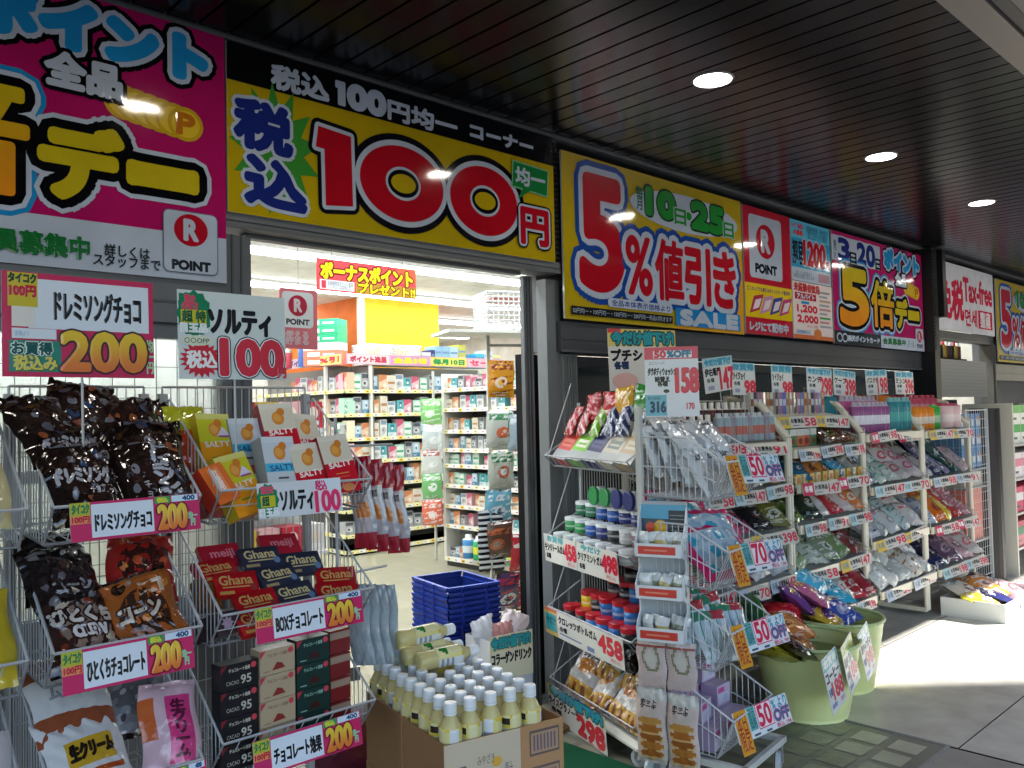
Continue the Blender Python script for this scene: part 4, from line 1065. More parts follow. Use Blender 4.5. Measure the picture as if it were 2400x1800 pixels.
def big298(m, w_, h_):
    m.rect(0, h_ * .7, w_, h_, 'd8c86a', .0006); m.text('今だけ値下げ!', w_ * .06, h_ * .74, w_ * .96, h_ * .97, '2a9cb4', .001, bold=.006, outs=[(.009, '2c5c70')])
    m.text('ライスグラノーラ', w_ * .01, h_ * .44, w_ * .56, h_ * .66, '1a1c20', .001, bold=.0022); m.text('各種', w_ * .05, h_ * .26, w_ * .24, h_ * .38, '2a2c34', .001, bold=.002)
    m.text('298', w_ * .54, h_ * .10, w_ * .97, h_ * .60, 'd42c3c', .0012, bold=.009); m.text('税込', w_ * .7, h_ * .02, w_ * .9, h_ * .08, 'd42c3c', .0012); m.rect(w_ * .1, h_ * .08, w_ * .22, h_ * .16, '9aa0c0', .001)
gcard(.02, -.02 + .055, .56, .17, 'big white price card reading 298 with a turquoise headline, lowest on the trolley rack', big298)

# wafers on top
def wafer(col, acc, low):
    def deco(m):
        m.rect(0, 0, .14, .055, low, .0006); m.rect(.0, .055, .14, .23, col, .0006); m.rect(.02, .075, .12, .12, acc, .001); m.rect(.03, .14, .11, .155, acc, .001)
        m.rect(.03, .09, .11, .10, col, .0014); m.ell(.07, .185, .03, .025, low, .001)
    return carton(.14, .23, .06, col, deco, side=low, top=low)
for i, (nm, col, acc, low) in enumerate((('coral red', 'c4403c', 'd88070', 'a0a4a8'), ('lime green', '78b838', 'd8dcc8', 'a4a8a8'), ('navy', '24285c', '4a4c80', 'a4a8b0'), ('cream white', 'ccc4b0', '6a7868', 'b0b2b2'), ('pale gold', 'b89a70', 'd8ccb4', 'a8a8a6'))):
    put(('wafer', i), wafer(col, acc, low), 'display_carton', G1 @ fr(.075 + i * .151, .035, 1.285, 3, -38, 5), f'{nm} display carton tilted on the top tray of the trolley rack', 'display carton')
wp = [('red', 'a8242c', 'd0a0a0'), ('red', 'a8242c', 'd0a0a0'), ('lime', '6cac2c', 'c8d0a0'), ('navy', '1c2450', 'a0a8c8'), ('navy', '24305c', 'b8bcd4'), ('white', 'c0bcb4', '5a6a7c')]
for i, (nm, a_, b_) in enumerate(wp):
    put(('wpk', i), pouch(.09, .16, .035, (lambda a_, b_: lambda u, v: b_ if (int(u * 6 + v * 9) % 3 == 0) else a_)(a_, b_), None, 90 + i), 'wafer_packet', G1 @ fr(.06 + i * .128, .10, 1.40, jit(14), -28, jit(10)), f'{nm} packet sticking out behind the display cartons, {nth(i, 6)}', 'packet', 'packets behind the display cartons')
for i, (nm, a_) in enumerate((('crimson', 'b01c2c'), ('scarlet', 'c02430'), ('golden yellow', 'd8a418'), ('bright green', '2c8c34'))):
    put(('bkbag', i), pouch(.15, .16, .05, (lambda a_: lambda u, v: a_)(a_), None, 100 + i, crumple=.008), 'snack_bag', G1 @ fr(.22 + i * .14, .17, 1.445 + (i > 1) * .02, jit(12), -4, jit(14)), f'{nm} bag at the back of the trolley rack top', 'snack bag')
# small tubs
def tub_proto(col, key, r=.043, h_=.066, lid='dfe3e6', nm='gum_tub', cat='tub'):
    def mk(mw):
        t = thing(nm, mw, 'x', cat)
        m = M('plastic'); m.sm = True
        m.lathe([(r * .94, 0, col), (r, .004, col), (r, h_ * .28, mixc(C(col), C('ffffff'), .3)), (r, h_ * .42, col), (r, h_ * .74, col)], 18); m.sm = False; m.build('jar', t)
        m = M('plastic'); m.lathe([(r * 1.03, h_ * .74, lid), (r * 1.03, h_ * .97, lid), (r * .95, h_, mixc(C(lid), C(col), .0))], 18); m.build('lid', t)
        return t
    return mk
PR = {}
def place(key, mk, mw, lab, grp):
    if key not in PR: PR[key] = mk(mw); o = PR[key]
    else: o = copy_tree(PR[key], mw)
    o['label'] = lab
    if grp: o['group'] = grp
    return o
tc = {'green': '1c6a4a', 'emerald': '2a8a4c', 'blue': '1c50a0', 'navy': '1c2c70', 'black': '26262c', 'white': 'b8b8bc', 'maroon': '6a2434'}
rows = [(.05, .87, ['green', 'emerald', 'navy', 'blue', 'white', 'maroon', 'white'], 'front row'), (.11, .945, ['emerald', 'emerald', 'blue', 'navy', 'black', 'white', 'maroon'], 'second row'), (.165, 1.02, ['green', 'green', 'blue', 'blue', 'navy', 'navy', 'maroon'], 'back row')]
for y, z, cs, rw in rows:
    for i, cl in enumerate(cs):
        place(('tub', cl), tub_proto(tc[cl], cl), G2 @ fr(.075 + i * .104 + (y - .05) * .2, y, z), f'{cl} white lidded tub, {rw} of the second tray, {nth(i, len(cs))}', 'white lidded tubs on the trolley rack')
for i, cl in enumerate(('emerald', 'emerald', 'navy', 'navy')):
    place(('tub2', cl), tub_proto('c4c8cc', cl, lid=tc[cl]), G2 @ fr(.30 + i * .105, .165, 1.13, 0, 90, 0), f'tub lying on its side, {cl} lid facing out, {nth(i, 4)} of four', 'tubs lying on the back row')
for i in range(7):
    x = .06 + i * .1
    put(('riser', i > 8), carton(.1, .06, .11, 'a8a8a4'), 'riser_carton', G2 @ fr(x, .08, .858), f'grey carton propping up the second row of tubs, {nth(i, 7)}', 'carton', 'cartons under the tubs')
# gum jars
gcn = {'blue': ('1c68b0', 'c01c2c'), 'black': ('1c1c20', 'c01c2c'), 'yellow': ('d8b81c', 'b82430')}
gj = [('black', .17, .05, .525, 0), ('black', .29, .05, .525, 0), ('blue', .39, .05, .525, 0), ('blue', .485, .05, .525, 0), ('blue', .58, .06, .525, 0), ('black', .68, .06, .525, 0),
      ('yellow', .24, .11, .60, 0), ('black', .335, .11, .60, 0), ('blue', .43, .11, .61, 10), ('blue', .53, .11, .605, 0), ('blue', .63, .11, .60, 0),
      ('black', .40, .165, .68, 0), ('black', .50, .165, .68, 0), ('blue', .59, .165, .69, 0), ('blue', .69, .165, .685, 0), ('black', .56, .16, .775, 0)]
for i, (cl, x, y, z, tl) in enumerate(gj):
    rw = 'front row' if i < 6 else 'second row' if i < 11 else 'third row' if i < 15 else 'very top'
    k = i if i < 6 else i - 6 if i < 11 else i - 11 if i < 15 else 0
    n_ = 6 if i < 6 else 5 if i < 11 else 4 if i < 15 else 1
    place(('gum', cl), tub_proto(gcn[cl][0], cl, .044, .088, gcn[cl][1], 'gum_jar', 'gum jar'), G3 @ fr(x, y, z, jit(30), tl, 0), f'{cl} red lidded gum jar, {rw}, third tray, {nth(k, n_)}', 'red lidded gum jars on the trolley rack')
# granola
gd = lambda sd: (lambda u, v: 'c0782c' if ((u - .5) / .3) ** 2 + ((v - .62) / .16) ** 2 < 1 else '8a4a24' if v < .25 and math.sin(u * 20 + sd) > .2 else 'c89a40' if v < .3 else 'c8c4c0')
WG = lettered([('グラノーラ', .2, .78, .85, .88, '2a2c3a', .002, None)])
for i, (x, y, z, rz, rx, ry) in enumerate(((.16, .06, .16, 20, -30, 12), (.37, .04, .165, -8, -48, -16), (.56, .05, .165, 6, -38, 10), (.70, .04, .165, -14, -34, -6), (.30, .12, .27, 6, -46, 6), (.55, .12, .28, -6, -44, -12))):
    put(('gran', i), pouch(.19, .24, .06, gd(i), WG(.19, .24), 120 + i, nx=28, ny=34, crumple=.006), 'granola_bag', G4 @ fr(x, y, z, rz, rx, ry), f'white and brown granola bag in the lowest tray, {["front left", "front, lying slanted", "front, third from left", "front right", "back left", "back right"][i]}', 'granola bag', 'granola bags in the lowest tray')
for i in range(3): put('blkbag', pouch(.2, .18, .06, lambda u, v: '1c1a1c', None, 130, crumple=.009), 'snack_bag', G4 @ fr(.26 + i * .2, .15, .35, jit(10), -50, jit(10)), f'shiny black bag at the back of the lowest tray, {nth(i, 3)}', 'snack bag', 'black bags at the back of the lowest tray')

# ------------------------------------------------------------------ basket tower with discount cards
T = fr(2.813, 2.173, 0, 8)
TW = .39
T1, T2, T3, T4 = T @ fr(0, 0, .006), T @ fr(0, 0, .017), T @ fr(0, 0, .026), T @ fr(0, 0, .037)
t = thing('basket_tower', T, 'white four tier wire basket tower on casters with 50 and 70 percent off cards', 'wire rack')
m = M('paint')
for x in (.0, TW):
    m.box(x - .012, -.006, .10, x + .012, .018, 1.52, 'c8c8c4')
    m.box(x - .012, -.42, .125, x + .012, .02, .15, 'c8c8c4')
wire_face(m, (0, .02, .12), (TW, .02, .12), (TW, .02, 1.5), (0, .02, 1.5), 14, 10)
m.box(0, -.42, .125, TW, -.40, .15, 'c8c8c4')
m.build('frame', t)
tz = (1.296, .952, .641, .312)
for zf in tz:
    m = M('paint'); prof = [(0, zf - .14), (0, zf + .10), (-.20, zf + .095), (-.37, zf), (-.30, zf - .15)]
    for x in (0, TW): wire_side(m, x, prof, .026, .0019, .004, 'ccced0'); m.path([(x, 0, zf - .02), (x, -.2, zf - .025), (x, -.335, zf - .08)], .0028, 'ccced0')
    wire_face(m, (0, -.30, zf - .15), (TW, -.30, zf - .15), (TW, -.37, zf), (0, -.37, zf), 15, 2, .0019, .004, 'ccced0')
    wire_face(m, (0, -.30, zf - .15), (TW, -.30, zf - .15), (TW, 0, zf - .14), (0, 0, zf - .14), 12, 3, .0019, .004, 'ccced0')
    m.build('basket', t)
for x, y in ((.03, -.40), (TW - .03, -.40), (.03, -.01), (TW - .03, -.01)): caster(x, y, 0, t, .05, .024, jit(40))
def off_card(z, num, lab, small):
    m = M('laminate'); m.box(.0, 0, 0, .40, .002, .115, 'dce4ea')
    m.rect(.005, -.045, .09, .115, 'd8982c', .001); m.text('本日\n限定', .013, -.033, .082, .105, 'a82c24', .0016, bold=.0006)
    m.rect(.096, .028, .15, .115, '6ab0b0', .001); m.text('表示\n価格', .10, .034, .146, .11, '205a60', .0014)
    m.rect(.156, .022, .27, .115, 'd8306c', .0008); m.rect(.160, .026, .266, .111, 'f0e4ea', .001); m.text(num, .167, .031, .259, .106, 'd42c50', .0014, bold=.0035)
    m.text('% より', .277, .071, .392, .112, '3a98b8', .0014, bold=.0012); m.text('OFF', .277, .026, .392, .068, '2c6a94', .0014, bold=.002, outs=[(.003, 'd05088')])
    m.text(small, .28, .002, .39, .019, 'd03c60', .0012, bold=.0006); m.rect(.11, .006, .155, .014, '50586a', .001); m.rect(.2, .004, .24, .012, '50586a', .001)
    return tag(m.build('discount_card', None, T @ fr(.02, -.385, z, -8, -18, 2)), lab, 'discount card')
off_card(1.211, '50', 'orange and white card reading 50 percent off on the top basket of the tower', '税込 158')
off_card(0.862, '70', 'orange and white card reading 70 percent off, on the pink packs basket', '税込 138')
off_card(0.551, '50', 'orange and white card reading 50 percent off on the basket of tubes', '税込 98')
off_card(0.222, '50', 'orange and white card reading 50 percent off on the basket of lilac boxes', '税込 198')
# sign 158
m = M('laminate'); m.box(0, 0, 0, .215, .002, .285, 'dde0e6')
m.rect(0, .235, .215, .285, 'd03050', .0006); m.rect(.035, .24, .19, .27, 'f0dfe4', .001); m.text('50', .04, .243, .085, .268, 'd42c40', .0014, bold=.0025); m.text('%OFF', .092, .243, .185, .268, '2a7a94', .0014, bold=.0025)
m.text('ユニリーバ', .015, .212, .08, .228, '24262c', .001); m.text('ダヴボディウォッシュ', .012, .17, .125, .20, '1a1c20', .001, bold=.0012); m.text('詰替え\n各種', .04, .125, .10, .165, '1a1c20', .001, bold=.0012)
m.text('158', .125, .10, .212, .195, 'd42c48', .001, bold=.006); m.rect(0, .005, .085, .09, '6ab4c4', .0006); m.text('表示価格', .008, .07, .06, .084, '24586c', .001); m.text('316', .02, .02, .08, .062, '1c3c60', .001, bold=.003)
m.ell(.085, .105, .012, .008, '1c1c20', .001); m.text('170', .165, .03, .195, .055, 'd42c48', .001, bold=.001)
tag(m.build('price_sign', None, T @ fr(.00, -.03, 1.475, -62)), 'white sign reading 50 percent off and a large red 158 on the tower top', 'price sign')
# its goods
def silver(sd): return lambda u, v: 'd2d6da' if math.sin(u * 11 + sd) + math.sin(v * 8 + sd * 3) > -.6 else 'a4aab0'
WS = lettered([('LUX', .2, .70, .6, .80, '5a5c64', .002, None)])
k = 0
for r_ in range(4):
    for c_ in range(3):
        k += 1
        put(('lux', k % 4), pouch(.13, .22, .05, silver(k % 4), WS(.13, .22), 140 + k % 4, 'film', crumple=.006), 'refill_pouch', T1 @ fr(.075 + c_ * .125 + jit(.008), -.285 + r_ * .075, 1.155 + r_ * .022 + jit(.006), jit(8), -30 + r_ * 4, jit(7)), f'silver white refill pouch in the top tower basket, {["front", "second", "third", "back"][r_]} row, {["left", "middle", "right"][c_]}', 'pouch', 'silver refill pouches in the top tower basket')
for i, (x, y, z, rz, rx, ry) in enumerate(((.08, -.20, 1.325, -14, -52, 10), (.20, -.20, 1.335, -30, -56, -14), (.31, -.22, 1.315, -20, -52, 8), (.14, -.10, 1.36, -10, -50, 6), (.28, -.10, 1.365, -26, -54, -6))): put(('lux', i % 4), None, 'refill_pouch', T1 @ fr(x, y, z, rz, rx, ry), f'silver white refill pouch lying on top of the pile, {["front left", "front middle", "front right", "back left", "back right"][i]}', 'pouch', 'silver refill pouches in the top tower basket')
def pinkpk(sd):
    def f(u, v):
        if u < .1 or u > .9 or v < .12 or v > .88: return 'd0286c'
        a = math.sin(u * 13 + sd) * math.sin(v * 11 + sd)
        return '3aa4c4' if a > .45 else 'b8ccd8' if a > -.35 else '9ab4c8'
    return f
for i, (x, y, z, rz, rx, ry) in enumerate(((.20, -.315, .81, 2, -44, -3), (.23, -.24, .855, -3, -40, 4), (.20, -.16, .88, 4, -34, -3), (.22, -.08, .90, -2, -24, 3))):
    put(('pinkpk', i), pouch(.36, .26, .06, pinkpk(i), None, 150 + i, 'film', 32, 24), 'bottle_pack', T2 @ fr(x, y, z, rz - 16, rx, ry), f'pink edged clear pack of bottles, {["foremost", "second from front", "third from front", "hindmost"][i]} in the tower', 'bottle pack', 'pink packs in the second tower basket')
def tubes(u, v):
    if v > .78: return '3a8a6c' if u < .5 else 'b8404c'
    q = (u * 4) % 1
    return 'd0dce4' if q < .45 else 'a8404c' if q < .55 else '4a9a84' if q < .66 else 'b4c8d4'
k = 0
for r_ in range(4):
    for c_ in range(2):
        k += 1
        put(('tubes', k % 3), pouch(.17, .21, .05, tubes, None, 160 + k % 3, 'film', 32, 20), 'tube_pack', T3 @ fr(.10 + c_ * .185, -.29 + r_ * .075, .475 + r_ * .025, jit(6) - 16, -32 + r_ * 5, jit(6)), f'clear pack of white tubes in the third tower basket, {["front", "second", "third", "back"][r_]} row, {["left", "right"][c_]}', 'tube pack', 'tube packs in the third tower basket')
def lilac(m):
    m.rect(0, 0, .11, .085, 'c4b0cc', .0005); m.rect(.01, .008, .10, .05, 'd4d0e0', .0008); m.rect(.01, .055, .06, .075, 'c04c8c', .0008); m.ell(.07, .03, .02, .014, 'b8c4dc', .001)
for i, (x, y, z, rz) in enumerate(((.07, -.28, .135, 2), (.185, -.28, .135, -1), (.30, -.28, .135, 1), (.07, -.20, .135, 0), (.185, -.20, .135, 1), (.30, -.20, .135, -1), (.08, -.22, .222, 5), (.31, -.19, .222, -4), (.185, -.10, .222, 2), (.30, -.10, .222, 0), (.07, -.12, .222, 0), (.32, -.12, .309, -5))):
    put('lilac', carton(.11, .085, .075, 'b8a4c0', lilac, side='a892b4', top='b4a4bc'), 'lilac_box', T4 @ fr(x, y, z, rz), f'lilac box in the lowest tower basket, {"lower" if i < 6 else "upper" if i < 11 else "topmost"} layer, {["front left", "front middle", "front right", "back left", "back middle", "back right", "front left", "front right", "back middle", "back right, under the top box", "back left", "right"][i]}', 'box', 'lilac boxes in the lowest tower basket')
m = M('card'); m.box(.13, -.01, .62, .40, .012, 1.08, 'd88c28'); m.box(.24, -.014, .62, .30, -.010, 1.08, 'c4c8cc'); tag(m.build('backing_card', None, T), 'orange and grey cardboard sheet behind the pink packs', 'cardboard')

# cardboard sample stand on the tower's left side
S = fr(2.80, 2.187, .02, -70)
t = thing('clip_display', S @ fr(.015, -.075, .575) @ Matrix.Diagonal((.84, 1, .87, 1)), 'white cardboard hanging display with three trays and red label strips', 'display')
m = M('card')
for x in (0, .225):
    pts = [(0.075, 0), (-.02, .0), (-.03, .06), (0.0, .10), (.035, .13), (.03, .17), (-.02, .19), (-.03, .25), (.0, .29), (.035, .32), (.03, .36), (-.02, .38), (-.028, .44), (.01, .48), (.075, .62)]
    for (y0, z0), (y1, z1) in zip(pts[1:], pts[2:]):
        m.poly3([(x, y0, z0), (x, .075, z0), (x, .075, z1), (x, y1, z1)], 'd4dae0'); m.poly3([(x + .004, y0, z0), (x + .004, .075, z0), (x + .004, .075, z1), (x + .004, y1, z1)], 'd4dae0'); m.poly3([(x, y0, z0), (x + .004, y0, z0), (x + .004, y1, z1), (x, y1, z1)], 'dfe3e8')
m.box(0, .071, 0, .229, .075, .62, 'b4bac0')
for z in (0, .19, .38): m.box(.004, -.022, z, .225, .07, z + .004, 'ccd2d8'); m.box(.004, -.03, z, .225, -.024, z + .06, 'dfe3e8'); m.push(fr(0, -.03, z)); m.rect(.02, .012, .20, .048, 'd4483c', .001); m.rect(.05, .026, .16, .034, 'e88a74', .0016); m.pop()
m.build('stand', t)
m = M('laminate'); m.push(fr(0, .066, .44)); m.rect(.0, .1, .229, .165, '58a4c4', .0); m.rect(.0, .0, .229, .1, '3a4c5c', .0); m.rect(.14, .02, .22, .14, '2c3038', .001); m.ell(.10, .06, .035, .035, 'd8a828', .001); m.ell(.05, .06, .025, .025, 'c84c34', .001)
for j in range(6): m.rect(.145, .03 + j * .017, .215, .034 + j * .017, '8a9090', .0016)
m.pop(); m.build('picture_card', t)
for j, z in enumerate((0, .19, .38)):
    for i in range(5): put(('clip', i % 3), pouch(.055, .09, .03, (lambda q: lambda u, v: ['b8bcb4', '8a8c78', 'c0b070'][q] if v < .6 else 'd4d8d8')(i % 3), None, 170 + i % 3, nx=6, ny=8, crumple=.004), 'sample_packet', S @ fr(.045 + i * .034, -.075 + .012 + (i % 2) * .03, .58 + z * .87, jit(30), jit(14), jit(18)), f'small pale packet in the {["lowest", "middle", "top"][j]} tray of the white display, {nth(i, 5)}', 'packet', 'pale packets in the white hanging display')
# pancake pouches hung below it
def pancake(u, v):
    if v > .86: return 'c0beb8'
    for k in range(5):
        if ((u - .5) / .40) ** 2 + ((v - .14 - k * .11) / .052) ** 2 < 1: return ['a8622c', 'b87434', '9a5828', 'b06a30', 'c08a48'][k]
        if ((u - .5) / .42) ** 2 + ((v - .115 - k * .11) / .055) ** 2 < 1: return 'd8b078'
    return 'd0bcb4'
WP = lettered([('ホット\nケーキ', .15, .74, .7, .86, '1c1c20', .001, None)])
def upper(u, v): return 'a85a50' if .84 < v < .88 else '8a8a6c' if .09 < ((u - .5) / .8) ** 2 + ((v - .62) / .75) ** 2 < .15 else 'd8cfc4' if ((u - .5) / .8) ** 2 + ((v - .6) / .8) ** 2 < .05 else 'd0bcb8'
for i in range(2):
    put('upper', pouch(.118, .19, .02, upper, None, 180, nx=16, ny=20, crumple=.003), 'pancake_pouch', S @ fr(.055 + i * .122, -.035, .375, 0, 2), f'pale pink pouch with a round emblem hung under the white display, {["left", "right"][i]}', 'pouch', 'pale pink pouches hung under the display')
    put('pancake', pouch(.122, .30, .04, pancake, WP(.122, .30), 181, nx=20, ny=40, crumple=.003), 'pancake_pouch', S @ fr(.052 + i * .128, -.055, .085 - i * .012, 0, 3, 1), f'pouch printed with a stack of pancakes, {["left", "right"][i]} one beside the casters', 'pouch', 'pancake pouches')
# ------------------------------------------------------------------ long shelf racks in front of the dark window
YF = 2.4
CR = 'cfc8b6'
def bay(x0, x1, tiers, lab, tops=(1.36, 1.5)):
    """sloping wire shelves between two cream uprights; tiers: (front z, setback)"""
    t = thing('display_rack', fr(x0, YF, 0), lab, 'display rack', 'cream display racks along the dark window')
    w_ = x1 - x0
    m = M('paint')
    for x in (0, w_):
        m.path([(x, 0, .04), (x, 0, 1.33), (x, .16, 1.52), (x, .36, 1.56)], .016, CR, 8)
        m.box(x - .014, .36, 0, x + .014, .39, 1.58, CR); m.box(x - .014, 0, .03, x + .014, .38, .06, CR)
    wire_face(m, (0, .385, .1), (w_, .385, .1), (w_, .385, 1.55), (0, .385, 1.55), 14, 12, .0022, .004, 'b8b4aa')
    m.build('frame', t)
    for zf, sb in tiers:
        m = M('paint')
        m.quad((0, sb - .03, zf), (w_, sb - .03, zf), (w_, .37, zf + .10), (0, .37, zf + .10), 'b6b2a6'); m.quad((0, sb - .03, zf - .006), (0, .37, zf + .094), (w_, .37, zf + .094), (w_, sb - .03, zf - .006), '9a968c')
        m.box(0.016, sb - .045, zf - .035, w_ - .016, sb - .03, zf + .014, CR)
        for x in (.012, w_ - .012): wire_face(m, (x, sb - .03, zf), (x, .37, zf + .1), (x, .37, zf + .2), (x, sb - .03, zf + .05), 12, 2, .0018, .003, 'c4c0b6')
        m.build('shelf', t)
    return t
bays = [(3.46, 4.43, [(1.30, .03), (1.06, 0), (.82, 0), (.57, 0), (.30, 0)]), (4.46, 5.385, [(1.435, .13), (1.25, .02), (1.055, 0), (.825, 0), (.56, 0), (.30, -.03)]),
        (5.41, 6.355, [(1.305, .02), (.965, 0), (.62, 0), (.31, -.04)]), (6.385, 7.335, [(1.295, .02), (.955, 0), (.61, 0), (.31, -.04)])]
for (x0, x1, ti), lab in zip(bays, ('cream display rack mostly hidden behind the wire basket tower', 'cream display rack of six shelves, first fully visible one right of the tower', 'cream display rack with purple and teal spray bottles on top', 'cream display rack with orange and pink jars on top')):
    bay(x0, x1, ti, lab)
def rail_cards(x0, x1, z, y, n, lab, head='c8d4d8', pr=('98', '58', '147', '198'), hot=False):
    for i in range(n):
        w_ = (x1 - x0) / n - .02
        key = ('rc', round(w_, 2), head, pr[i % len(pr)])
        def mk(w_=w_, i=i):
            m = M('laminate'); m.box(0, 0, 0, w_, .002, .07, 'c2bfb8')
            m.rect(0, .0, w_ * .28, .07, head, .0006); m.text('各種', w_ * .04, .02, w_ * .24, .055, 'e8ecec' if hot else '6a8088', .001, bold=.001)
            m.text('お買得品', w_ * .31, .03, w_ * .64, .056, '2a2c30', .001, bold=.0012); m.rect(w_ * .33, .012, w_ * .5, .018, '7a7c84', .001)
            m.text(pr[i % len(pr)], w_ * .67, .012, w_ * .98, .058, 'c83c50', .001, bold=.0028)
            return m
        put(key, mk, 'shelf_price_card', fr(x0 + .01 + i * (x1 - x0) / n + jit(.012), y - abs(jit(.004)), z + jit(.004), jit(3), -14 + jit(7), jit(2.5)), f'{lab}, {nth(i, n)}', 'price card', 'price cards on the rack rails')
for b, ((x0, x1, ti), nm) in enumerate(zip(bays, ('rack behind the tower', 'six shelf rack', 'spray bottle rack', 'orange jar rack'))):
    for k, (zf, sb) in enumerate(ti):
        if b == 0 and k > 3: continue
        tier = ['top', 'second', 'third', 'fourth', 'fifth', 'lowest'][k] if k < len(ti) - 1 else 'lowest'
        rail_cards(x0 + .03, x1 - .03, zf - .05, YF + sb - .062, 2 if k % 2 == 0 or b > 1 else 3, f'white and red price card on the {tier} rail of the {nm}', head=['c03858', 'a8c4cc', 'd0b04c', 'b0b8c8'][(k + b * 2) % 4], pr=[('98', '91'), ('58', '147', '98'), ('198', '398'), ('147', '70')][(k + b) % 4], hot=(k + b * 2) % 4 == 0)

def can(col, r, h_, cap, shoulder=.8, band=None):
    def f():
        m = M('plastic'); m.sm = True
        m.lathe([(r * .95, 0, col), (r, .004, col), (r, h_ * .25, band or col), (r, h_ * .55, col), (r, h_ * shoulder, cap), (r * .55, h_ * (shoulder + .06), cap), (r * .55, h_, cap)], 12)
        return m
    return f
def row(keyf, name, lab, cat, grp, xs, y, z, jx=.004, rz=20):
    n = len(xs)
    for i, x in enumerate(xs):
        key, fn, cl = keyf(i)
        put(key, fn, name, fr(x + jit(jx), y + jit(jx), z, jit(rz)), f'{cl} {lab}, {nth(i, n)}', cat, grp)
lin = lambda a, b, n: [a + (b - a) * (i + .5) / n for i in range(n)]
# rack behind the tower: bottles
row(lambda i: (('brownb', i % 4 == 2), can('3c1c14' if i % 4 != 2 else '5a2418', .026, .15, 'd8d4cc', .72), 'brown'), 'tonic_bottle', 'bottle with a white cap on the top shelf behind the tower', 'bottle', 'brown bottles behind the tower', lin(3.6, 4.46, 13), 2.62, 1.39)
row(lambda i: (('brownb', False), can('3c1c14', .026, .15, 'd8d4cc', .72), 'dark brown'), 'tonic_bottle', 'bottle in the front line behind the tower', 'bottle', 'brown bottles behind the tower', lin(3.5, 3.78, 4), 2.46, 1.325)
row(lambda i: (('cupb', i % 3), can(['90a0a8', '8a8894', '2c5c40'][0 if i < 2 else 1 if i < 6 else 2], .028, .155, ['b8c0c4', 'a09aa8', '386a50'][0 if i < 2 else 1 if i < 6 else 2], .84, ['b05c50', '9a7870', '2a6a44'][0 if i < 2 else 1 if i < 6 else 2]), ['grey', 'violet', 'green'][0 if i < 2 else 1 if i < 6 else 2]), 'drink_bottle', 'bottle on the top shelf beside the brown bottles', 'bottle', None, lin(3.84, 4.42, 10), 2.475, 1.325)
PKD = {}
def pack(w_, h_, t_, base, a1, a2, seed, mt='film'):
    r = random.Random(seed * 7 + len(base + a1))
    kind, cx, cy, rx, ry, hb = r.randrange(4), r.uniform(.35, .65), r.uniform(.3, .5), r.uniform(.2, .34), r.uniform(.12, .2), r.uniform(.62, .74)
    lite = mixc(C(base), C('f0f0f0'), .55)
    top_c = a1 if kind % 2 else lite
    def deco(m, s):
        m.patch(-w_ * .46, h_ * .93, w_ * .46, h_ * .985, top_c, .0005, s, 5, 1)
        if kind == 0: m.patch(w_ * .30, h_ * .06, w_ * .46, h_ * .92, a1, .0005, s, 2, 8)
        if kind == 3:
            for q in range(3): m.patch(-w_ * .44, h_ * (.12 + q * .2), w_ * .44, h_ * (.17 + q * .2), a1, .0005, s, 6, 1, h_ * .12)
        m.disc((cx - .5) * w_, cy * h_, w_ * rx, h_ * ry, {1: a2, 2: a1, 3: lite, 0: a2}[kind], .0009, s, 16, .3)
        m.disc((cx - .5) * w_, cy * h_, w_ * rx * .6, h_ * ry * .55, lite if kind == 1 else a2, .0013, s, 12, .3, 2)
        m.disc((cx - .42) * w_, (cy + .03) * h_, w_ * rx * .3, h_ * ry * .3, base if kind < 2 else a1, .0017, s, 9, .3, 1)
        m.patch(-w_ * .42, h_ * hb, w_ * .42, h_ * (hb + .16), a1, .0009, s, 6, 2); m.patch(-w_ * .34, h_ * (hb + .05), w_ * .3, h_ * (hb + .11), lite if kind < 2 else base, .0013, s, 6, 1)
        for q in range(3): m.patch(-w_ * .38, h_ * (.055 + q * .035), w_ * (.1 + .06 * q), h_ * (.07 + q * .035), lite, .0009, s, 3, 1)
    return pouch(w_, h_, t_, lambda u, v: base, deco, seed, mt, 10, 12, .006)
def shelf_packs(x0, x1, zf, sb, specs, where, rows_=3, size=(.15, .2, .05), lean=-52, mt='film', step=.12):
    n = len(specs)
    for r_ in range(rows_):
        for i, (nm, base, a1, a2) in enumerate(specs):
            w_ = min(size[0], (x1 - x0) / n * 1.16)
            x = x0 + (x1 - x0) * (i + .5) / n
            key = ('sp', base, a1, a2, round(w_, 3), size[1])
            put(key, pack(w_, size[1], size[2], base, a1, a2, hash(nm) % 7 + i, mt), 'packet', fr(x + jit(.012), YF + sb - .012 + r_ * step, zf + .022 + r_ * step * .52 + .012, jit(12), lean + jit(8) + r_ * 9, jit(10)),
                f'{nm} packet, {where}, {"front" if r_ == 0 else "middle" if r_ == 1 and rows_ == 3 else "back"} row, {nth(i, n)}', 'packet', f'packets on {where}')
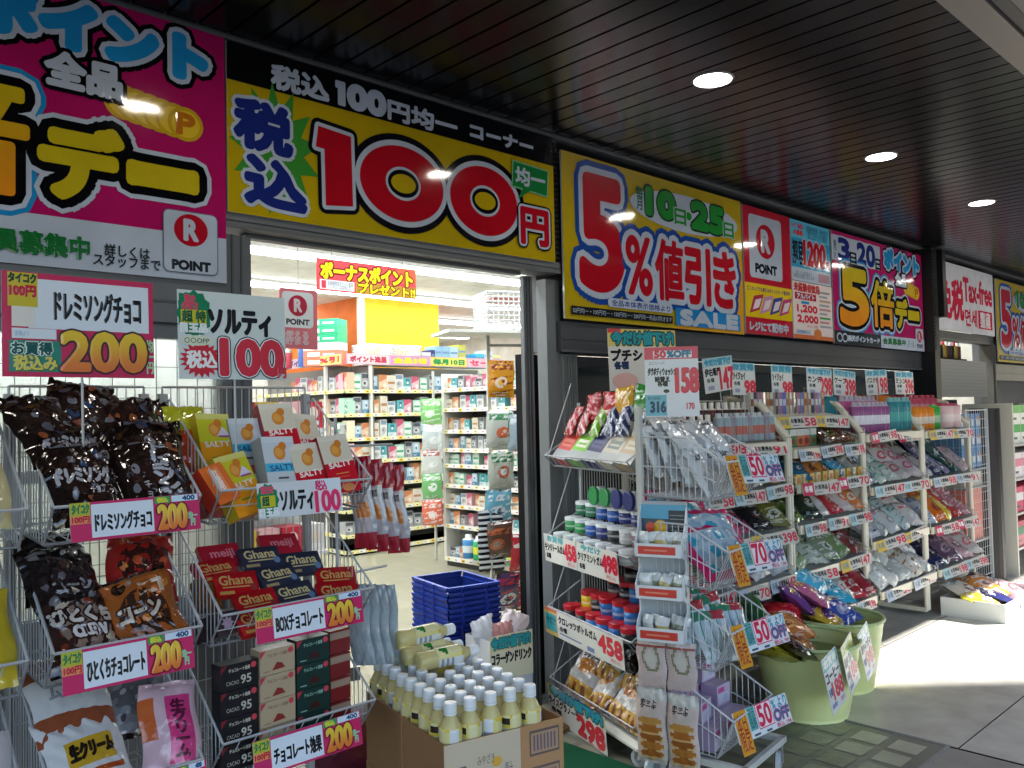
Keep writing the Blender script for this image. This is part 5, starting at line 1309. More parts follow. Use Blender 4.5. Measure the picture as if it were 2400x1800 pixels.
for k, zf in enumerate((1.06, .82, .57, .30)):
    shelf_packs(3.50, 4.40, zf, 0, [[('brown', '6a3a24', 'b08a4c', '3c2418'), ('ochre', 'a8782c', 'd0b478', '6a3c20'), ('red brown', '7a3428', 'c0a088', '40201c'), ('white', 'b8b4b0', 'b84450', '8a8c90'), ('tan', 'a88860', 'd8d0b8', '6a4a30')],
        [('black', '1c1c22', 'c05078', '8a8c94'), ('grey', '8c8e92', 'c8c8cc', '3c4050'), ('dark pink', '9a3458', 'd8c0c8', '5a2038'), ('black', '1c1c22', 'b0b4b8', '50302c'), ('olive', '6a6a34', 'c0b880', '3c3c24')],
        [('green', '3c7a48', 'c8d0c0', '24502c'), ('silver', 'a8acb0', '4a7a6c', 'd4d8dc'), ('red', 'a82c38', 'd8d0d0', '701c28'), ('white', 'c4c4c4', '3c8a6c', 'b04450'), ('silver', 'a8acb0', '8a8c94', 'd8d8dc')],
        [('silver', 'a8acb0', '3a6a54', 'd4d8dc'), ('dark green', '24503c', 'b0b8b0', '183428'), ('white', 'c8c8c8', 'c04450', '9a9ca0'), ('grey', '8c8e92', 'd0d0d0', '50545c'), ('pink', 'c88a9c', 'e0d0d4', 'a04460')]][k], f'{["second", "third", "fourth", "lowest"][k]} shelf of the rack behind the tower', 3, (.2, .2, .06))
# six shelf rack
row(lambda i: (('stick', i % 5), carton(.032, .14, .05, ['c8c0b0', '4a4450', 'a86a90', '5a6ab0', 'c8a080'][i % 5], lambda m, i=i: (m.rect(0, .06, .032, .10, ['8a5a3c', 'c8b8c0', 'd8d0dc', 'b8c0dc', 'a85a3c'][i % 5], .0006),), 'c0b8b0', mt='film'), ['cream', 'charcoal', 'mauve', 'blue', 'tan'][i % 5]), 'snack_bar', 'snack bar standing on the top shelf of the six shelf rack', 'snack bar', 'snack bars on the six shelf rack', lin(4.36, 5.28, 20), 2.58, 1.455, .004, 14)
put('tealbar', carton(.12, .15, .02, '1c6a7c', None), 'snack_bar', fr(5.33, 2.56, 1.46, -20, -30, 20), 'teal packet leaning at the right end of the snack bars', 'packet')
row(lambda i: (('cup', i % 3), carton(.085, .10, .06, ['b0583c', '3c7a4c', 'c06a38'][i % 3], lambda m: (m.rect(0, .062, .085, .1, 'c4c4bc', .0006), m.ell(.042, .03, .024, .018, '7a2c20', .0008))), ['brown', 'green', 'orange'][i % 3]), 'snack_cup', 'carton on the second shelf of the six shelf rack', 'carton', 'cartons on the six shelf rack', lin(4.50, 4.92, 5), 2.46, 1.275, .004, 5)
shelf_packs(4.93, 5.36, 1.25, .04, [('dark brown', '3a2a1c', '6a5a30', '4a3020'), ('brown and olive', '5a3820', '6a6a38', '3a2418'), ('chestnut', '6a3824', '3c5a34', '4a2a1c')], 'second shelf of the six shelf rack', 3, (.17, .17, .05))
shelf_packs(4.49, 5.36, 1.055, 0, [('teal', '1c5a78', '9aa4b0', '2a4a5c'), ('orange', 'b86a2c', 'c89858', '5a2c20'), ('amber', 'c0782c', 'd0b080', '8a4820'), ('sky blue', '3c98b8', 'c8d0d4', '2a6880'), ('grey', '8a8a88', 'b8b8b4', '5c3434')], 'third shelf of the six shelf rack', 3, (.19, .15, .06))
for i in range(11): put(('yb', i % 2), carton(.05, .055, .03, ['c8a848', 'd0c098'][i % 2], lambda m: m.rect(.01, .01, .04, .04, 'c0783c', .0006)), 'small_carton', fr(4.52 + i * .079, YF - .022, 1.055 + .012, jit(6)), f'small yellow carton along the front of the third shelf, {nth(i, 11)}', 'carton', 'small yellow cartons on the six shelf rack')
shelf_packs(4.48, 5.37, .825, 0, [('leaf green', '5a7a30', '7a9a48', '2c4a24'), ('black green', '1c2c24', '3c5a34', '8a8a80'), ('white', 'b8b8b4', '9a9494', 'c8c8c8'), ('red', 'b82838', 'd8d0d0', 'c84c44'), ('red and white', 'c8b8b4', 'c02c34', 'd86a3c'), ('orange', 'd07838', 'd8c8b0', 'c04028')], 'fourth shelf of the six shelf rack', 3, (.18, .2, .06))
shelf_packs(4.48, 5.37, .56, 0, [('pale green', '8aa07c', 'c0c8b8', '5a7048'), ('white and green', 'b4bcb0', '6a8458', 'c8c8c0'), ('grey green', '7c8c74', 'c8ccc4', '4a5c48'), ('leafy', '6a8454', 'b8c4b0', '8a9a80'), ('dark red', '7a2c34', 'b8b0ac', '5a1c24')], 'fifth shelf of the six shelf rack', 3, (.2, .2, .06))
shelf_packs(4.46, 5.40, .30, -.05, [('green and silver', '8a9490', '2a5c48', 'c0c4c8'), ('pink and white', 'c8b4bc', 'd03c78', 'e0dce0'), ('white', 'd0d0d0', 'b84c50', '9a9c9c'), ('grey', '9a9c9c', 'd0d0d0', 'b03c48'), ('crimson', 'a02030', 'c8a8a4', '801824'), ('wine red', '8a2030', 'b04450', '601420')], 'lowest shelf of the six shelf rack', 3, (.2, .22, .07))
# spray bottle rack
row(lambda i: (('pspray', 0), can('8c4a80', .03, .20, 'b4a8b8', .84, 'd8d4dc'), 'purple'), 'spray_bottle', 'spray bottle on the top shelf of the spray bottle rack', 'spray bottle', 'purple spray bottles', lin(5.44, 5.98, 8), 2.475, 1.33)
row(lambda i: (('pspray2', 0), can('b04c80', .03, .21, 'a8a0b4', .84, 'c890b4'), 'pink'), 'spray_bottle', 'spray bottle in the back line of the spray bottle rack', 'spray bottle', 'pink spray bottles', lin(5.44, 5.98, 8), 2.56, 1.36)
row(lambda i: (('tspray', 0), can('2c7c84', .032, .23, '7ab0b0', .86, '3c9a98'), 'teal'), 'spray_bottle', 'spray bottle right of the purple ones', 'spray bottle', 'teal spray bottles', lin(6.0, 6.36, 5), 2.48, 1.33)
row(lambda i: (('ocan', 0), can('d8741c', .045, .18, 'd0641c', .92, 'e0903c'), 'orange'), 'refill_can', 'can behind the teal spray bottles', 'can', 'orange cans behind the spray bottles', lin(5.7, 6.6, 9), 2.68, 1.40)
shelf_packs(5.43, 6.33, .965, 0, [('clear and navy', '7c8c98', '1c3c5c', 'b0b8bc'), ('pale green', 'a8bcb0', '3aa488', 'c4c8c4'), ('clear green', 'b4bcb8', '1ca878', 'c8d0cc'), ('white and red', 'c0b8b8', 'c05460', 'd4d4d4'), ('clear pink', 'bcb0b4', 'c05c78', 'd0d0d4')], 'second shelf of the spray bottle rack', 3, (.22, .24, .06))
shelf_packs(5.43, 6.33, .62, 0, [('white and navy', 'b4b8c0', '3c4c7c', 'a05868'), ('grey', 'a8acac', '6a7c8c', 'c8c8c8'), ('white', 'c4c8c8', 'b89098', '90989c'), ('teal and white', 'b0bcbc', '1c8c8c', 'd0d4d4'), ('white and red', 'c4bcbc', 'c84c58', 'd8d8d8')], 'third shelf of the spray bottle rack', 3, (.22, .22, .07))
shelf_packs(5.40, 6.36, .31, -.06, [('silver', 'b8bcbc', '90989c', 'd0d4d4'), ('white', 'd0d0cc', 'b89878', 'b0b4b4'), ('clear', 'b4b8b4', 'c07a38', 'd4d4d0'), ('white and brown', 'c0bcb4', '9a6a34', 'd8d8d8'), ('pearl white', 'ccccc8', '9aa4a8', 'b06870')], 'lowest shelf of the spray bottle rack', 3, (.22, .24, .08))
# orange jar rack
row(lambda i: (('ojar', 0), can('d8801c', .06, .17, 'e0781c', .9, 'd8c8b8'), 'orange'), 'jar', 'jar on the top shelf of the orange jar rack', 'jar', 'orange jars', lin(6.42, 6.80, 3), 2.50, 1.32)
row(lambda i: (('gjar', 0), can('2ca03c', .05, .18, '48b850', .9, 'a8c8a0'), 'green'), 'jar', 'jar beside the orange ones', 'jar', 'green jars', lin(6.82, 6.98, 1), 2.50, 1.32)
row(lambda i: (('pjar', 0), can('d8b4b4', .075, .19, 'c03c60', .9, 'dcc8c4'), 'pink'), 'jar', 'jar at the right end of the orange jar rack', 'jar', 'pink jars', lin(7.0, 7.32, 2), 2.50, 1.32)
row(lambda i: (('rcap', 0), can('b83c58', .045, .16, 'a82c48', .8, 'c8808c'), 'red'), 'jar', 'capped bottle behind the jars', 'bottle', 'red capped bottles behind the jars', lin(6.45, 7.35, 8), 2.66, 1.42)
shelf_packs(6.40, 7.31, .955, 0, [('white and black', 'b4b4b4', '2c2c30', 'd0d0d0'), ('navy', '34345c', '9a98b0', '1c1c34'), ('lavender', '8a88a8', 'b8b4c4', '4a4868'), ('deep teal', '14484a', '5a8c8c', '0c2c30'), ('grey pink', 'b49ca0', '90888c', 'd0c4c4')], 'second shelf of the orange jar rack', 3, (.2, .26, .05))
shelf_packs(6.40, 7.31, .61, 0, [('silver blue', 'a4acb8', '3c5c9a', 'c8ccd0'), ('orange', 'c8641c', 'd8a838', '8a3018'), ('yellow', 'd8b828', 'c8641c', 'e0cc60'), ('red', 'b03034', 'c88c40', 'd0c0b8'), ('rose', 'b06878', 'd0b8bc', '8a2c40')], 'third shelf of the orange jar rack', 3, (.24, .26, .07))
shelf_packs(6.38, 7.34, .31, -.06, [('navy', '1c2048', '4a4c78', '10122c'), ('plum', '5a4458', '8a7484', '34283c'), ('dusty pink', 'b08c94', 'c8acb0', '7a5c68'), ('pale', 'b8b0ac', 'c06c74', 'd0c8c8')], 'lowest shelf of the orange jar rack', 3, (.26, .26, .07))

# hung price signs above the racks
def hung(x, z, w_, h_, head, body, price, lab, tl=0, hc='4a98b0'):
    m = M('laminate'); m.box(0, 0, 0, w_, .002, h_, 'd4d4d0')
    m.rect(0, h_ * .74, w_, h_, 'a8c4cc', .0006); m.text(head, w_ * .06, h_ * .78, w_ * .94, h_ * .96, hc, .001, bold=.004)
    m.text(body, w_ * .04, h_ * .48, w_ * .92 if len(body) < 5 and price in ('98',) else w_ * .56, h_ * .70, '202226', .001, bold=.002)
    m.text('各種', w_ * .08, h_ * .30, w_ * .32, h_ * .42, '34363c', .001, bold=.001); m.rect(w_ * .1, h_ * .08, w_ * .3, h_ * .2, '9a9cb0', .001)
    m.text(price, w_ * .52, h_ * .06, w_ * .98, h_ * (.44 if price == '98' else .66), 'd43448', .001, bold=.006)
    m.tube((w_ / 2, .005, -.16), (w_ / 2, .005, h_ * .4), .003, WIRE)
    return tag(m.build('price_sign', None, fr(x, 2.6, z, 0, -2, tl)), lab, 'price sign')
hung(3.95, 1.585, .30, .19, '今だけ値下げ', '伊右衛門', '147', 'hung price sign reading 147, just right of the big 158 sign', -6)
hung(4.22, 1.58, .25, .185, 'お買得', 'ソイジョイ', '98', 'left one of the two hung price signs reading 98')
hung(4.655, 1.58, .25, .185, 'お買得', 'ソイジョイ', '98', 'right one of the two hung price signs reading 98', 1)
hung(5.09, 1.58, .345, .18, '今だけ値下げ', 'カンデ', '298', 'hung price sign reading 298 above the snack bars', 2)
hung(5.455, 1.58, .33, .175, '今だけ値下げ', 'ケープ', '398', 'hung price sign reading 398 above the purple spray bottles', 3)
hung(5.96, 1.575, .36, .18, 'お買得', 'パスタデ', '198', 'hung price sign reading 198 above the teal spray bottles', -2)
hung(6.46, 1.585, .34, .17, 'お買得', 'ミシン', '396', 'hung price sign reading 396 above the orange cans, farthest right', 0)
m = M('laminate'); m.box(0, 0, 0, .55, .002, .30, 'd2ccc4'); m.rect(0, .215, .55, .30, 'd0bc6c', .0006); m.rect(.0, .28, .1, .3, 'c84848', .001)
m.text('今だけ値下げ!', .03, .225, .53, .287, '2a9098', .0012, bold=.005, outs=[(.008, '2c4a50')]); m.text('プチシリーズ', .02, .145, .52, .20, '1c1e22', .001, bold=.004); m.text('各種', .04, .105, .15, .14, '24365c', .001, bold=.003); m.ell(.12, .045, .10, .04, 'd8a8a0', .001); m.text('70', .32, .02, .5, .12, 'd84050', .001, bold=.006)
tag(m.build('price_sign', None, fr(3.17, 2.62, 1.60, 0, 0, -2)), 'large yellow headed paper sign half hidden behind the 158 sign', 'price sign')

# ------------------------------------------------------------------ floor bins with sweets, far table, last rack
def tub(x, y, rx, h_, col, lab, rim):
    t = thing('plastic_tub', fr(x, y, 0), lab, 'tub')
    m = M('plastic'); m.sm = True
    pr_ = [(.74, .0)] + [(.74 + .26 * (k / 14) ** .85 + (.006 if k % 2 else 0), h_ * k / 14) for k in range(15)]
    m.lathe([(r * rx, z, col) for r, z in pr_], 32); m.sm = False
    m.f.pop(-2); m.c.pop(-2); m.mi.pop(-2); m.smf.pop(-2)
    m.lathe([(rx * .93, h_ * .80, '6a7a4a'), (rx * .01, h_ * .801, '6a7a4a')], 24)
    m.build('body', t)
    m = M('plastic'); n = 40
    ring = [(rx * 1.01 * math.cos(2 * math.pi * k / n), rx * 1.01 * math.sin(2 * math.pi * k / n), h_) for k in range(n + 1)]
    m.path(ring, .009, rim, 6); m.build('rim', t)
    return t
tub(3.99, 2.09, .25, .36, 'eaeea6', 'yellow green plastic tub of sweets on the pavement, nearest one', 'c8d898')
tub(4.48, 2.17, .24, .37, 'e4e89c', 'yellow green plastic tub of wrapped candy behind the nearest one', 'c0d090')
def bin_sign(x, y, z, rz, w_, h_, head, body, price, lab, hc='6ab4bc'):
    m = M('laminate'); m.box(0, 0, 0, w_, .002, h_, 'dcdcd8'); m.rect(.004, h_ * .76, w_ - .004, h_ * .98, hc, .0006); m.text(head, w_ * .1, h_ * .80, w_ * .9, h_ * .95, 'e8ead8' if hc != 'c8cc50' else '3a7a6a', .001, bold=.003)
    m.text(body, w_ * .06, h_ * .54, w_ * .94, h_ * .72, '24262c', .001, bold=.002)
    m.text(price, w_ * .3, h_ * .2, w_ * .96, h_ * .5, 'd43c4c', .001, bold=.005); m.text('各種', w_ * .06, h_ * .3, w_ * .26, h_ * .44, '4a5c8c', .001, bold=.001); m.rect(w_ * .08, h_ * .08, w_ * .4, h_ * .16, '8a90b8', .001); m.text('税込', w_ * .66, h_ * .06, w_ * .92, h_ * .14, 'd85060', .001)
    return tag(m.build('bin_sign', None, fr(x, y, z, rz, -8, -8)), lab, 'price sign')
bin_sign(3.64, 1.79, .14, 6, .19, .245, 'お買得', 'コーヒー', '188', 'white sign with bluish writing on the nearest tub, left one')
bin_sign(3.84, 1.80, .175, 12, .215, .225, 'スーパー', '薬タブレット', '188', 'sign with a yellow green headline reading 188 on the nearest tub', 'c8cc50')
bin_sign(4.13, 1.85, .16, 10, .20, .235, 'お買得', '袋キャンディ', '98', 'white sign with bluish headline on the second tub')
cand = [('amber', 'b06a24', 'd89840', '7a3418'), ('dark chocolate', '2c1418', '6a3038', '1c0c10'), ('copper', 'c07840', 'e0a060', '8a4a20'), ('red and clear', 'c0b8b4', 'c02838', 'd8d4d0'), ('olive and yellow', '9a9020', 'c8c040', '5a5418'), ('green topped', '2c7a34', '4aa048', '1c4a20'), ('red', 'b01c28', 'd84848', '701018')]
cs = [(3.55, 1.76, .39, 30, -70, 10), (3.47, 1.78, .40, 60, -60, -20), (3.62, 1.86, .42, -20, -72, 6), (3.70, 1.90, .40, 10, -70, -10), (3.42, 1.84, .38, 80, -66, 0), (3.43, 1.93, .44, 60, -20, 20), (3.68, 1.98, .42, -40, -64, 10)]
for i, ((nm, a_, b_, c_), q) in enumerate(zip(cand, cs)):
    put(('cand', i), pack(.22, .24, .07, a_, b_, c_, i + 3), 'candy_bag', fr(.35, .24, -.065) @ fr(*q), f'{nm} bag of sweets lying in the nearest tub', 'candy bag', 'bags of sweets in the nearest tub')
c2 = [('gold and purple', 'b89838', '5a3070', '2c3c8c'), ('blue', '2a4ca0', 'c8a840', '8a90c0'), ('pink and gold', 'b8648c', 'd8b850', '4a2c6c'), ('turquoise', '2aa0c4', '78c8dc', '1c6a9a'), ('sky blue', '4ab0d4', 'a0d8e4', '2a80b0'), ('violet', '6a3c84', 'c8b048', '34205c')]
s2 = [(4.0, 1.94, .37, 20, -70, 8), (4.1, 1.93, .38, -10, -66, -8), (4.05, 2.04, .45, 30, -60, 14), (4.22, 2.06, .44, -20, -70, 6), (4.16, 2.12, .50, 10, -58, 0), (3.94, 2.08, .42, 40, -50, 12)]
for i, ((nm, a_, b_, c_), q) in enumerate(zip(c2, s2)):
    put(('cand2', i), pack(.22, .24, .08, a_, b_, c_, i + 5), 'candy_bag', fr(.40, .14, -.03) @ fr(*q), f'{nm} bag of wrapped candy in the second tub', 'candy bag', 'bags of wrapped candy in the second tub')
# far table of goods in the sun
m = M('plastic'); m.box(6.45, 1.92, .0, 7.3, 2.34, .012, 'd8d8d2')
for q in ((6.45, 1.92, 7.3, 1.93), (6.45, 2.33, 7.3, 2.34), (6.45, 1.93, 6.46, 2.33), (7.29, 1.93, 7.3, 2.33)): m.box(q[0], q[1], .012, q[2], q[3], .13, 'd8d8d2')
tag(m.build('low_tray'), 'low white tray of flat packets in the sunlight beyond the racks', 'tray')
for i in range(6):
    nm, a_ = [('yellow', 'd8c838'), ('navy', '2c3060'), ('dusty pink', 'b08c94'), ('cream', 'd0c8b8'), ('orange', 'd88838'), ('plum', '6a4058')][i]
    put(('far', i), pack(.26, .28, .08, a_, 'd8d4d0', '9a6068', i), 'packet', fr(6.62 + (i % 3) * .25, 1.98 + (i // 3) * .12, .06 + (i // 3) * .04, jit(40), -70, jit(8)), f'{nm} packet lying in the low white tray in the sunlight', 'packet', 'packets in the low white tray')
# wire cage rack beyond
t = thing('wire_cage', fr(7.42, 2.45, 0), 'tall wire mesh cage rack of blue boxes before the round column', 'wire rack')
m = M('paint')
for x in (0, .52):
    for y in (0, .38): m.box(x - .01, y - .01, 0, x + .01, y + .01, 1.46, 'b0b2b4')
wire_face(m, (0, 0, .08), (.52, 0, .08), (.52, 0, 1.45), (0, 0, 1.45), 10, 18, .002, .005, 'b4b6b8'); wire_face(m, (0, 0, .08), (0, .38, .08), (0, .38, 1.45), (0, 0, 1.45), 8, 18, .002, .005, 'b4b6b8')
m.build('mesh_frame', t)
for k, z in enumerate((.36, .80, .95)): m = M('paint'); m.box(.012, .012, z, .508, .368, z + .012, 'a0a2a4'); m.build('shelf', t)
for i in range(6):
    k, j = i % 2, i // 2
    put('bluebox', carton(.22, .15, .3, '5a8cb8', lambda m: (m.rect(0, .05, .22, .10, 'c8ccd0', .0006), m.rect(.08, 0, .12, .15, '2a5c9a', .001), m.ell(.18, .11, .03, .02, 'c87c3c', .0012))), 'tissue_box', fr(7.55 + k * .24, 2.49, .965 + j * .152), f'blue and white box in the wire cage, {["lower", "middle", "upper"][j]} layer, {["left", "right"][k]}', 'box', 'blue boxes in the wire cage')
for i in range(2): put('pinkbox', carton(.40, .21, .3, 'd07c6c', lambda m: m.rect(.02, .1, .38, .11, 'dc9484', .0006)), 'tissue_box', fr(7.68, 2.49, .374 + i * .212), f'salmon pink box in the wire cage, {["lower", "upper"][i]} one', 'box', 'salmon boxes in the wire cage')
for i in range(2): put('creambox', carton(.42, .06, .3, 'c8c4b4', None), 'tissue_box', fr(7.68, 2.49, .812 + i * .064), f'cream flat box in the wire cage, {["lower", "upper"][i]} one', 'box', 'cream boxes in the wire cage')
# next shop's shelf at the picture edge
t = thing('display_rack', fr(8.30, 2.35, 0), 'display rack of green and pink boxes at the right picture edge', 'display rack')
m = M('paint')
for x in (0, 1.6): m.box(x - .015, 0, 0, x + .015, .4, 1.5, 'b8b4aa')
m.box(0, .39, .05, 1.6, .41, 1.5, '6a6660'); m.build('frame', t)
for z in (.22, .52, .82, 1.12): m = M('paint'); m.box(.016, .0, z, 1.584, .388, z + .02, 'b4b0a8'); m.build('shelf', t)
for j, (z, cl, a_, b_) in enumerate(((1.14, 'green and white', '1c9a3c', 'd8dcd4'), (.84, 'pink', 'd07888', 'e0d4d4'), (.54, 'white and red', 'd4d0cc', 'c03454'), (.24, 'dark green', '1c6a40', 'b04450'))):
    for l_ in range(2 if j == 0 else 1):
        for i in range(6):
            put(('nx', j), carton(.24, .17 if j == 0 else .22, .3, b_, (lambda a_: lambda m: (m.rect(0, .10, .24, .17, a_, .0006), m.rect(.04, .04, .14, .06, '3a3c44', .0008)))(a_)), 'box', fr(8.45 + i * .255, 2.37, z + l_ * .172), f'{cl} box on the far edge rack, {"upper layer" if l_ else ["top", "second", "third", "bottom"][j] + " shelf"}, {nth(i, 6)}', 'box', 'boxes on the far rack')
# ------------------------------------------------------------------ inside the shop
YL_, GRY = 'd8cc7c', 'b8b4a4'
def gondola(mw, w_, d_, h_, zs, lab, head=True, rail='d8d29c'):
    t = thing('shop_gondola', mw, lab, 'shop shelf', 'gondola shelves inside the shop')
    m = M('paint'); m.box(0, d_ - .03, .06, w_, d_, h_, '75736d'); m.box(0, .02, 0, w_, d_, .06, '2a2824')
    for x in (0, w_): m.box(x - .018, .0, .06, x + .018, d_ - .032, h_ - .0, 'd2d0c8') if x == 0 and head else m.box(x - .018, d_ - .06, .06, x + .018, d_ - .032, h_, 'd2d0c8')
    m.build('back_panel', t)
    for z in zs:
        m = M('paint'); m.box(.02, .012, z - .02, w_ - .02, d_ - .032, z, 'd4d3cf'); m.box(.0, -.004, z - .034, w_, .010, z + .006, rail)
        m.m = 'laminate'
        for i in range(int(w_ / .11)): m.push(fr(.03 + i * .11, -.005, z - .030)); m.rect(0, 0, .05 + .03 * (i % 2), .03, ['f0e8a0', 'e8e8e8', 'e4c83c', 'e0d8d8'][i % 4], .0005); m.rect(.01, .01, .04, .02, ['8a5040', 'c04040', 'a83028', '50708c'][i % 4], .001); m.pop()
        m.build('shelf', t)
    return t
ZA = (.06, .23, .497, .764, 1.025, 1.275, 1.539, 1.80)
GA = fr(5.1, 7.9, 0)
gondola(GA, 2.3, .45, 2.08, ZA, 'long shop gondola with pale yellow rails facing the doorway', False)
GAL = fr(5.08, 10.3, 0, -90)
gondola(GAL, 2.38, .4, 2.08, ZA, 'side gondola running back from the corner beside the orange pillar', False)
def header(mw, w_, cols, lab):
    m = M('laminate'); m.box(0, 0, 0, w_, .01, .115, 'd4a0ac')
    n = len(cols)
    for i, (bgc, tx, tcx) in enumerate(cols):
        a, b = w_ * i / n + .01, w_ * (i + 1) / n - .01
        m.rect(a, .006, b, .109, bgc, .0006); m.text(tx, a + .04, .028, b - .04, .088, tcx, .001, bold=.006)
    return tag(m.build('header_board', None, mw), lab, 'header board')
header(GA @ fr(0, -.02, 2.082), 2.3, (('e0c0c4', 'ポイント進呈', 'b83850'), ('c890b8', '全品5倍', 'e0c81c'), ('d8d060', '毎月10日', '2a8a4c'), ('dcb0bc', 'セール', 'd04060')), 'row of coloured header boards along the top of the long gondola')
header(GAL @ fr(0, -.02, 2.082), 2.38, (('e4c8cc', 'セール', 'd04060'), ('d8d890', 'お買得', '3a9a5c'), ('dcc8d4', 'ポイント', '7a4a90'), ('d8cc70', '5%引', 'c03040')), 'row of coloured header boards along the top of the side gondola')
pc = [('white', 'ccccc8', '7a8a9c', 'b0a8a0'), ('pale blue', 'a8c0cc', '4a7a9c', 'd4d8d8'), ('pink', 'd0a8b0', 'b85068', 'd8d0d0'), ('cream', 'd4ccb0', 'a87848', 'c8c0b8'), ('grey', '9a9c9c', '4a4c54', 'c4c4c4'), ('teal', '5aa0a4', 'c8d4d0', '2a6a78'), ('peach', 'd4b498', 'c07850', 'd8d0c4'), ('mint', 'a8ccb8', '4a9a74', 'd0d4cc')]
def shopbox(i, w_=.125, h_=.155):
    nm, a_, b_, c_ = pc[i % 8]
    k4 = i % 4
    def deco(m):
        if k4 == 0:
            m.rect(w_ * .08, h_ * .70, w_ * .92, h_ * .95, b_, .0006); m.ell(w_ * .5, h_ * .38, w_ * .36, h_ * .2, c_, .0006, 14); m.ell(w_ * .42, h_ * .40, w_ * .16, h_ * .1, b_, .0012, 10)
        elif k4 == 1:
            m.rect(0, 0, w_, h_ * .30, b_, .0006); m.rect(w_ * .3, h_ * .42, w_ * .7, h_ * .9, c_, .0006); m.rect(w_ * .38, h_ * .5, w_ * .62, h_ * .7, b_, .0012)
        elif k4 == 2:
            m.poly([(0, h_ * .5), (w_, h_ * .78), (w_, h_), (0, h_)], b_, .0006); m.star(w_ * .66, h_ * .3, w_ * .26, h_ * .2, c_, .0006, 8, .6); m.rect(w_ * .1, h_ * .1, w_ * .5, h_ * .16, b_, .001)
        else:
            m.ell(w_ * .5, h_ * .5, w_ * .45, h_ * .42, c_, .0006, 16); m.rect(w_ * .1, h_ * .42, w_ * .9, h_ * .58, b_, .0012); m.rect(w_ * .2, h_ * .04, w_ * .8, h_ * .10, b_, .0012)
        for k in range(3): m.rect(w_ * .12, h_ * (.06 + k * .06), w_ * (.4 + .1 * k), h_ * (.08 + k * .06), c_ if k4 == 1 else b_, .0014)
    return carton(w_, h_, .10, a_, deco)
def fill(mw, w_, zs, step, where, key, size, y=.03, every=1.0, pick=None):
    for k, z in enumerate(zs):
        n = int(w_ / step)
        for i in range(n):
            if rg.random() > every: continue
            c_ = pick(k, i) if pick else rg.randrange(8)
            nm = pc[c_ % 8][0]
            put((key, c_ % 8), shopbox(c_, *size), 'product_box', mw @ fr((i + .5) * w_ / n + jit(.012), y + abs(jit(.03)), z + .002, jit(9)) @ Matrix.Diagonal((rg.uniform(.78, 1.02), 1, rg.uniform(.72, 1.1), 1)), f'{nm} product box on the {ORD[len(zs) - 1 - k]} shelf from top of {where}', 'product box', f'{nm} boxes, {ORD[len(zs) - 1 - k]} shelf of {where}')
fill(GA, 2.3, ZA[1:], .112, 'the long gondola', 'pa', (.118, .18), pick=lambda k, i: (i * 5 + k * 3) % 8 if k else 4)
fill(fr(5.08, 9.1, 0, -90), 1.18, ZA[4:], .118, 'the side gondola', 'pa', (.118, .18), y=.03)
ZB = (.09, .417, .614, .815, 1.014, 1.17, 1.353, 1.568, 1.765)
GB = fr(5.45, 6.68, 0, -90)
gondola(GB, 1.13, .42, 1.92, ZB, 'shop gondola of small goods beside the doorway, shelves edged in yellow tags', True, 'dcdcd4')
fill(GB, 1.13, ZB, .09, 'the small goods gondola', 'pb', (.088, .12), every=.93)
for i in range(5):
    put(('detg', i % 3), can(['2a9a5c', '3c80b8', 'b8b83c'][i % 3], .06, .22, 'd0d4d4', .8, ['c8c83c', 'c8d0d8', '3a9a4c'][i % 3]), 'detergent_bottle', fr(5.36, 5.62 + i * .15, .14), f'{["green", "blue", "yellow"][i % 3]} detergent bottle on the lowest shelf of the small goods gondola, {nth(i, 5, "nearest the doorway", "farthest in")}', 'bottle', 'detergent bottles inside the shop')
# on top of the long gondola
def whitebasket(w_, d_, h_):
    def f():
        m = M('plastic')
        for k in range(9):
            t_ = k / 8
            z = h_ * t_
            for (a, b) in (((0, 0), (w_, 0)), ((0, d_), (w_, d_)), ((0, 0), (0, d_)), ((w_, 0), (w_, d_))): m.tube((a[0], a[1], z), (b[0], b[1], z), .006 if k < 8 else .011, 'e0e2e0')
        n = int(w_ / .035)
        for i in range(n + 1): m.tube((w_ * i / n, 0, 0), (w_ * i / n, 0, h_), .005, 'e0e2e0'); m.tube((w_ * i / n, d_, 0), (w_ * i / n, d_, h_), .005, 'e0e2e0')
        n = int(d_ / .035)
        for i in range(n + 1): m.tube((0, d_ * i / n, 0), (0, d_ * i / n, h_), .005, 'e0e2e0'); m.tube((w_, d_ * i / n, 0), (w_, d_ * i / n, h_), .005, 'e0e2e0')
        m.box(0, 0, -.004, w_, d_, .002, 'd4d6d4')
        return m
    return f
for i in range(2): put('wb', whitebasket(.36, .3, .22), 'storage_basket', fr(5.42 + i * .40, 7.95, 2.09), f'white mesh storage basket on top of the long gondola, {["left", "right"][i]} one', 'storage basket', 'white storage baskets on the gondola')
tops = [('white', 'd4d4d4', .14, .17), ('dark blue', '2c3470', .06, .20), ('light blue', '8ab4cc', .10, .25), ('light blue', '8ab4cc', .12, .25), ('pale blue', 'a8c8d8', .13, .25), ('yellow green', 'b8b850', .12, .28), ('bright blue', '2a90c0', .16, .16), ('cyan', '48b0cc', .14, .18), ('white and blue', 'c0d0d8', .13, .22), ('pale yellow', 'd0cc90', .14, .17)]
x = 6.2
for i, (nm, cl, w_, h_) in enumerate(tops):
    put(('top', i), carton(w_, h_, .2, cl, (lambda w_, h_: lambda m: (m.rect(.01, h_ * .3, w_ - .01, h_ * .45, 'd8dce0', .0006), m.rect(.01, h_ * .65, w_ - .01, h_ * .75, '6a90b0', .0006)))(w_, h_)), 'product_box', fr(x + w_ / 2, 7.98, 2.20 - .115), f'{nm} pack standing on top of the long gondola, {nth(i, 10)}', 'product pack', 'packs on top of the long gondola'); x += w_ + .004
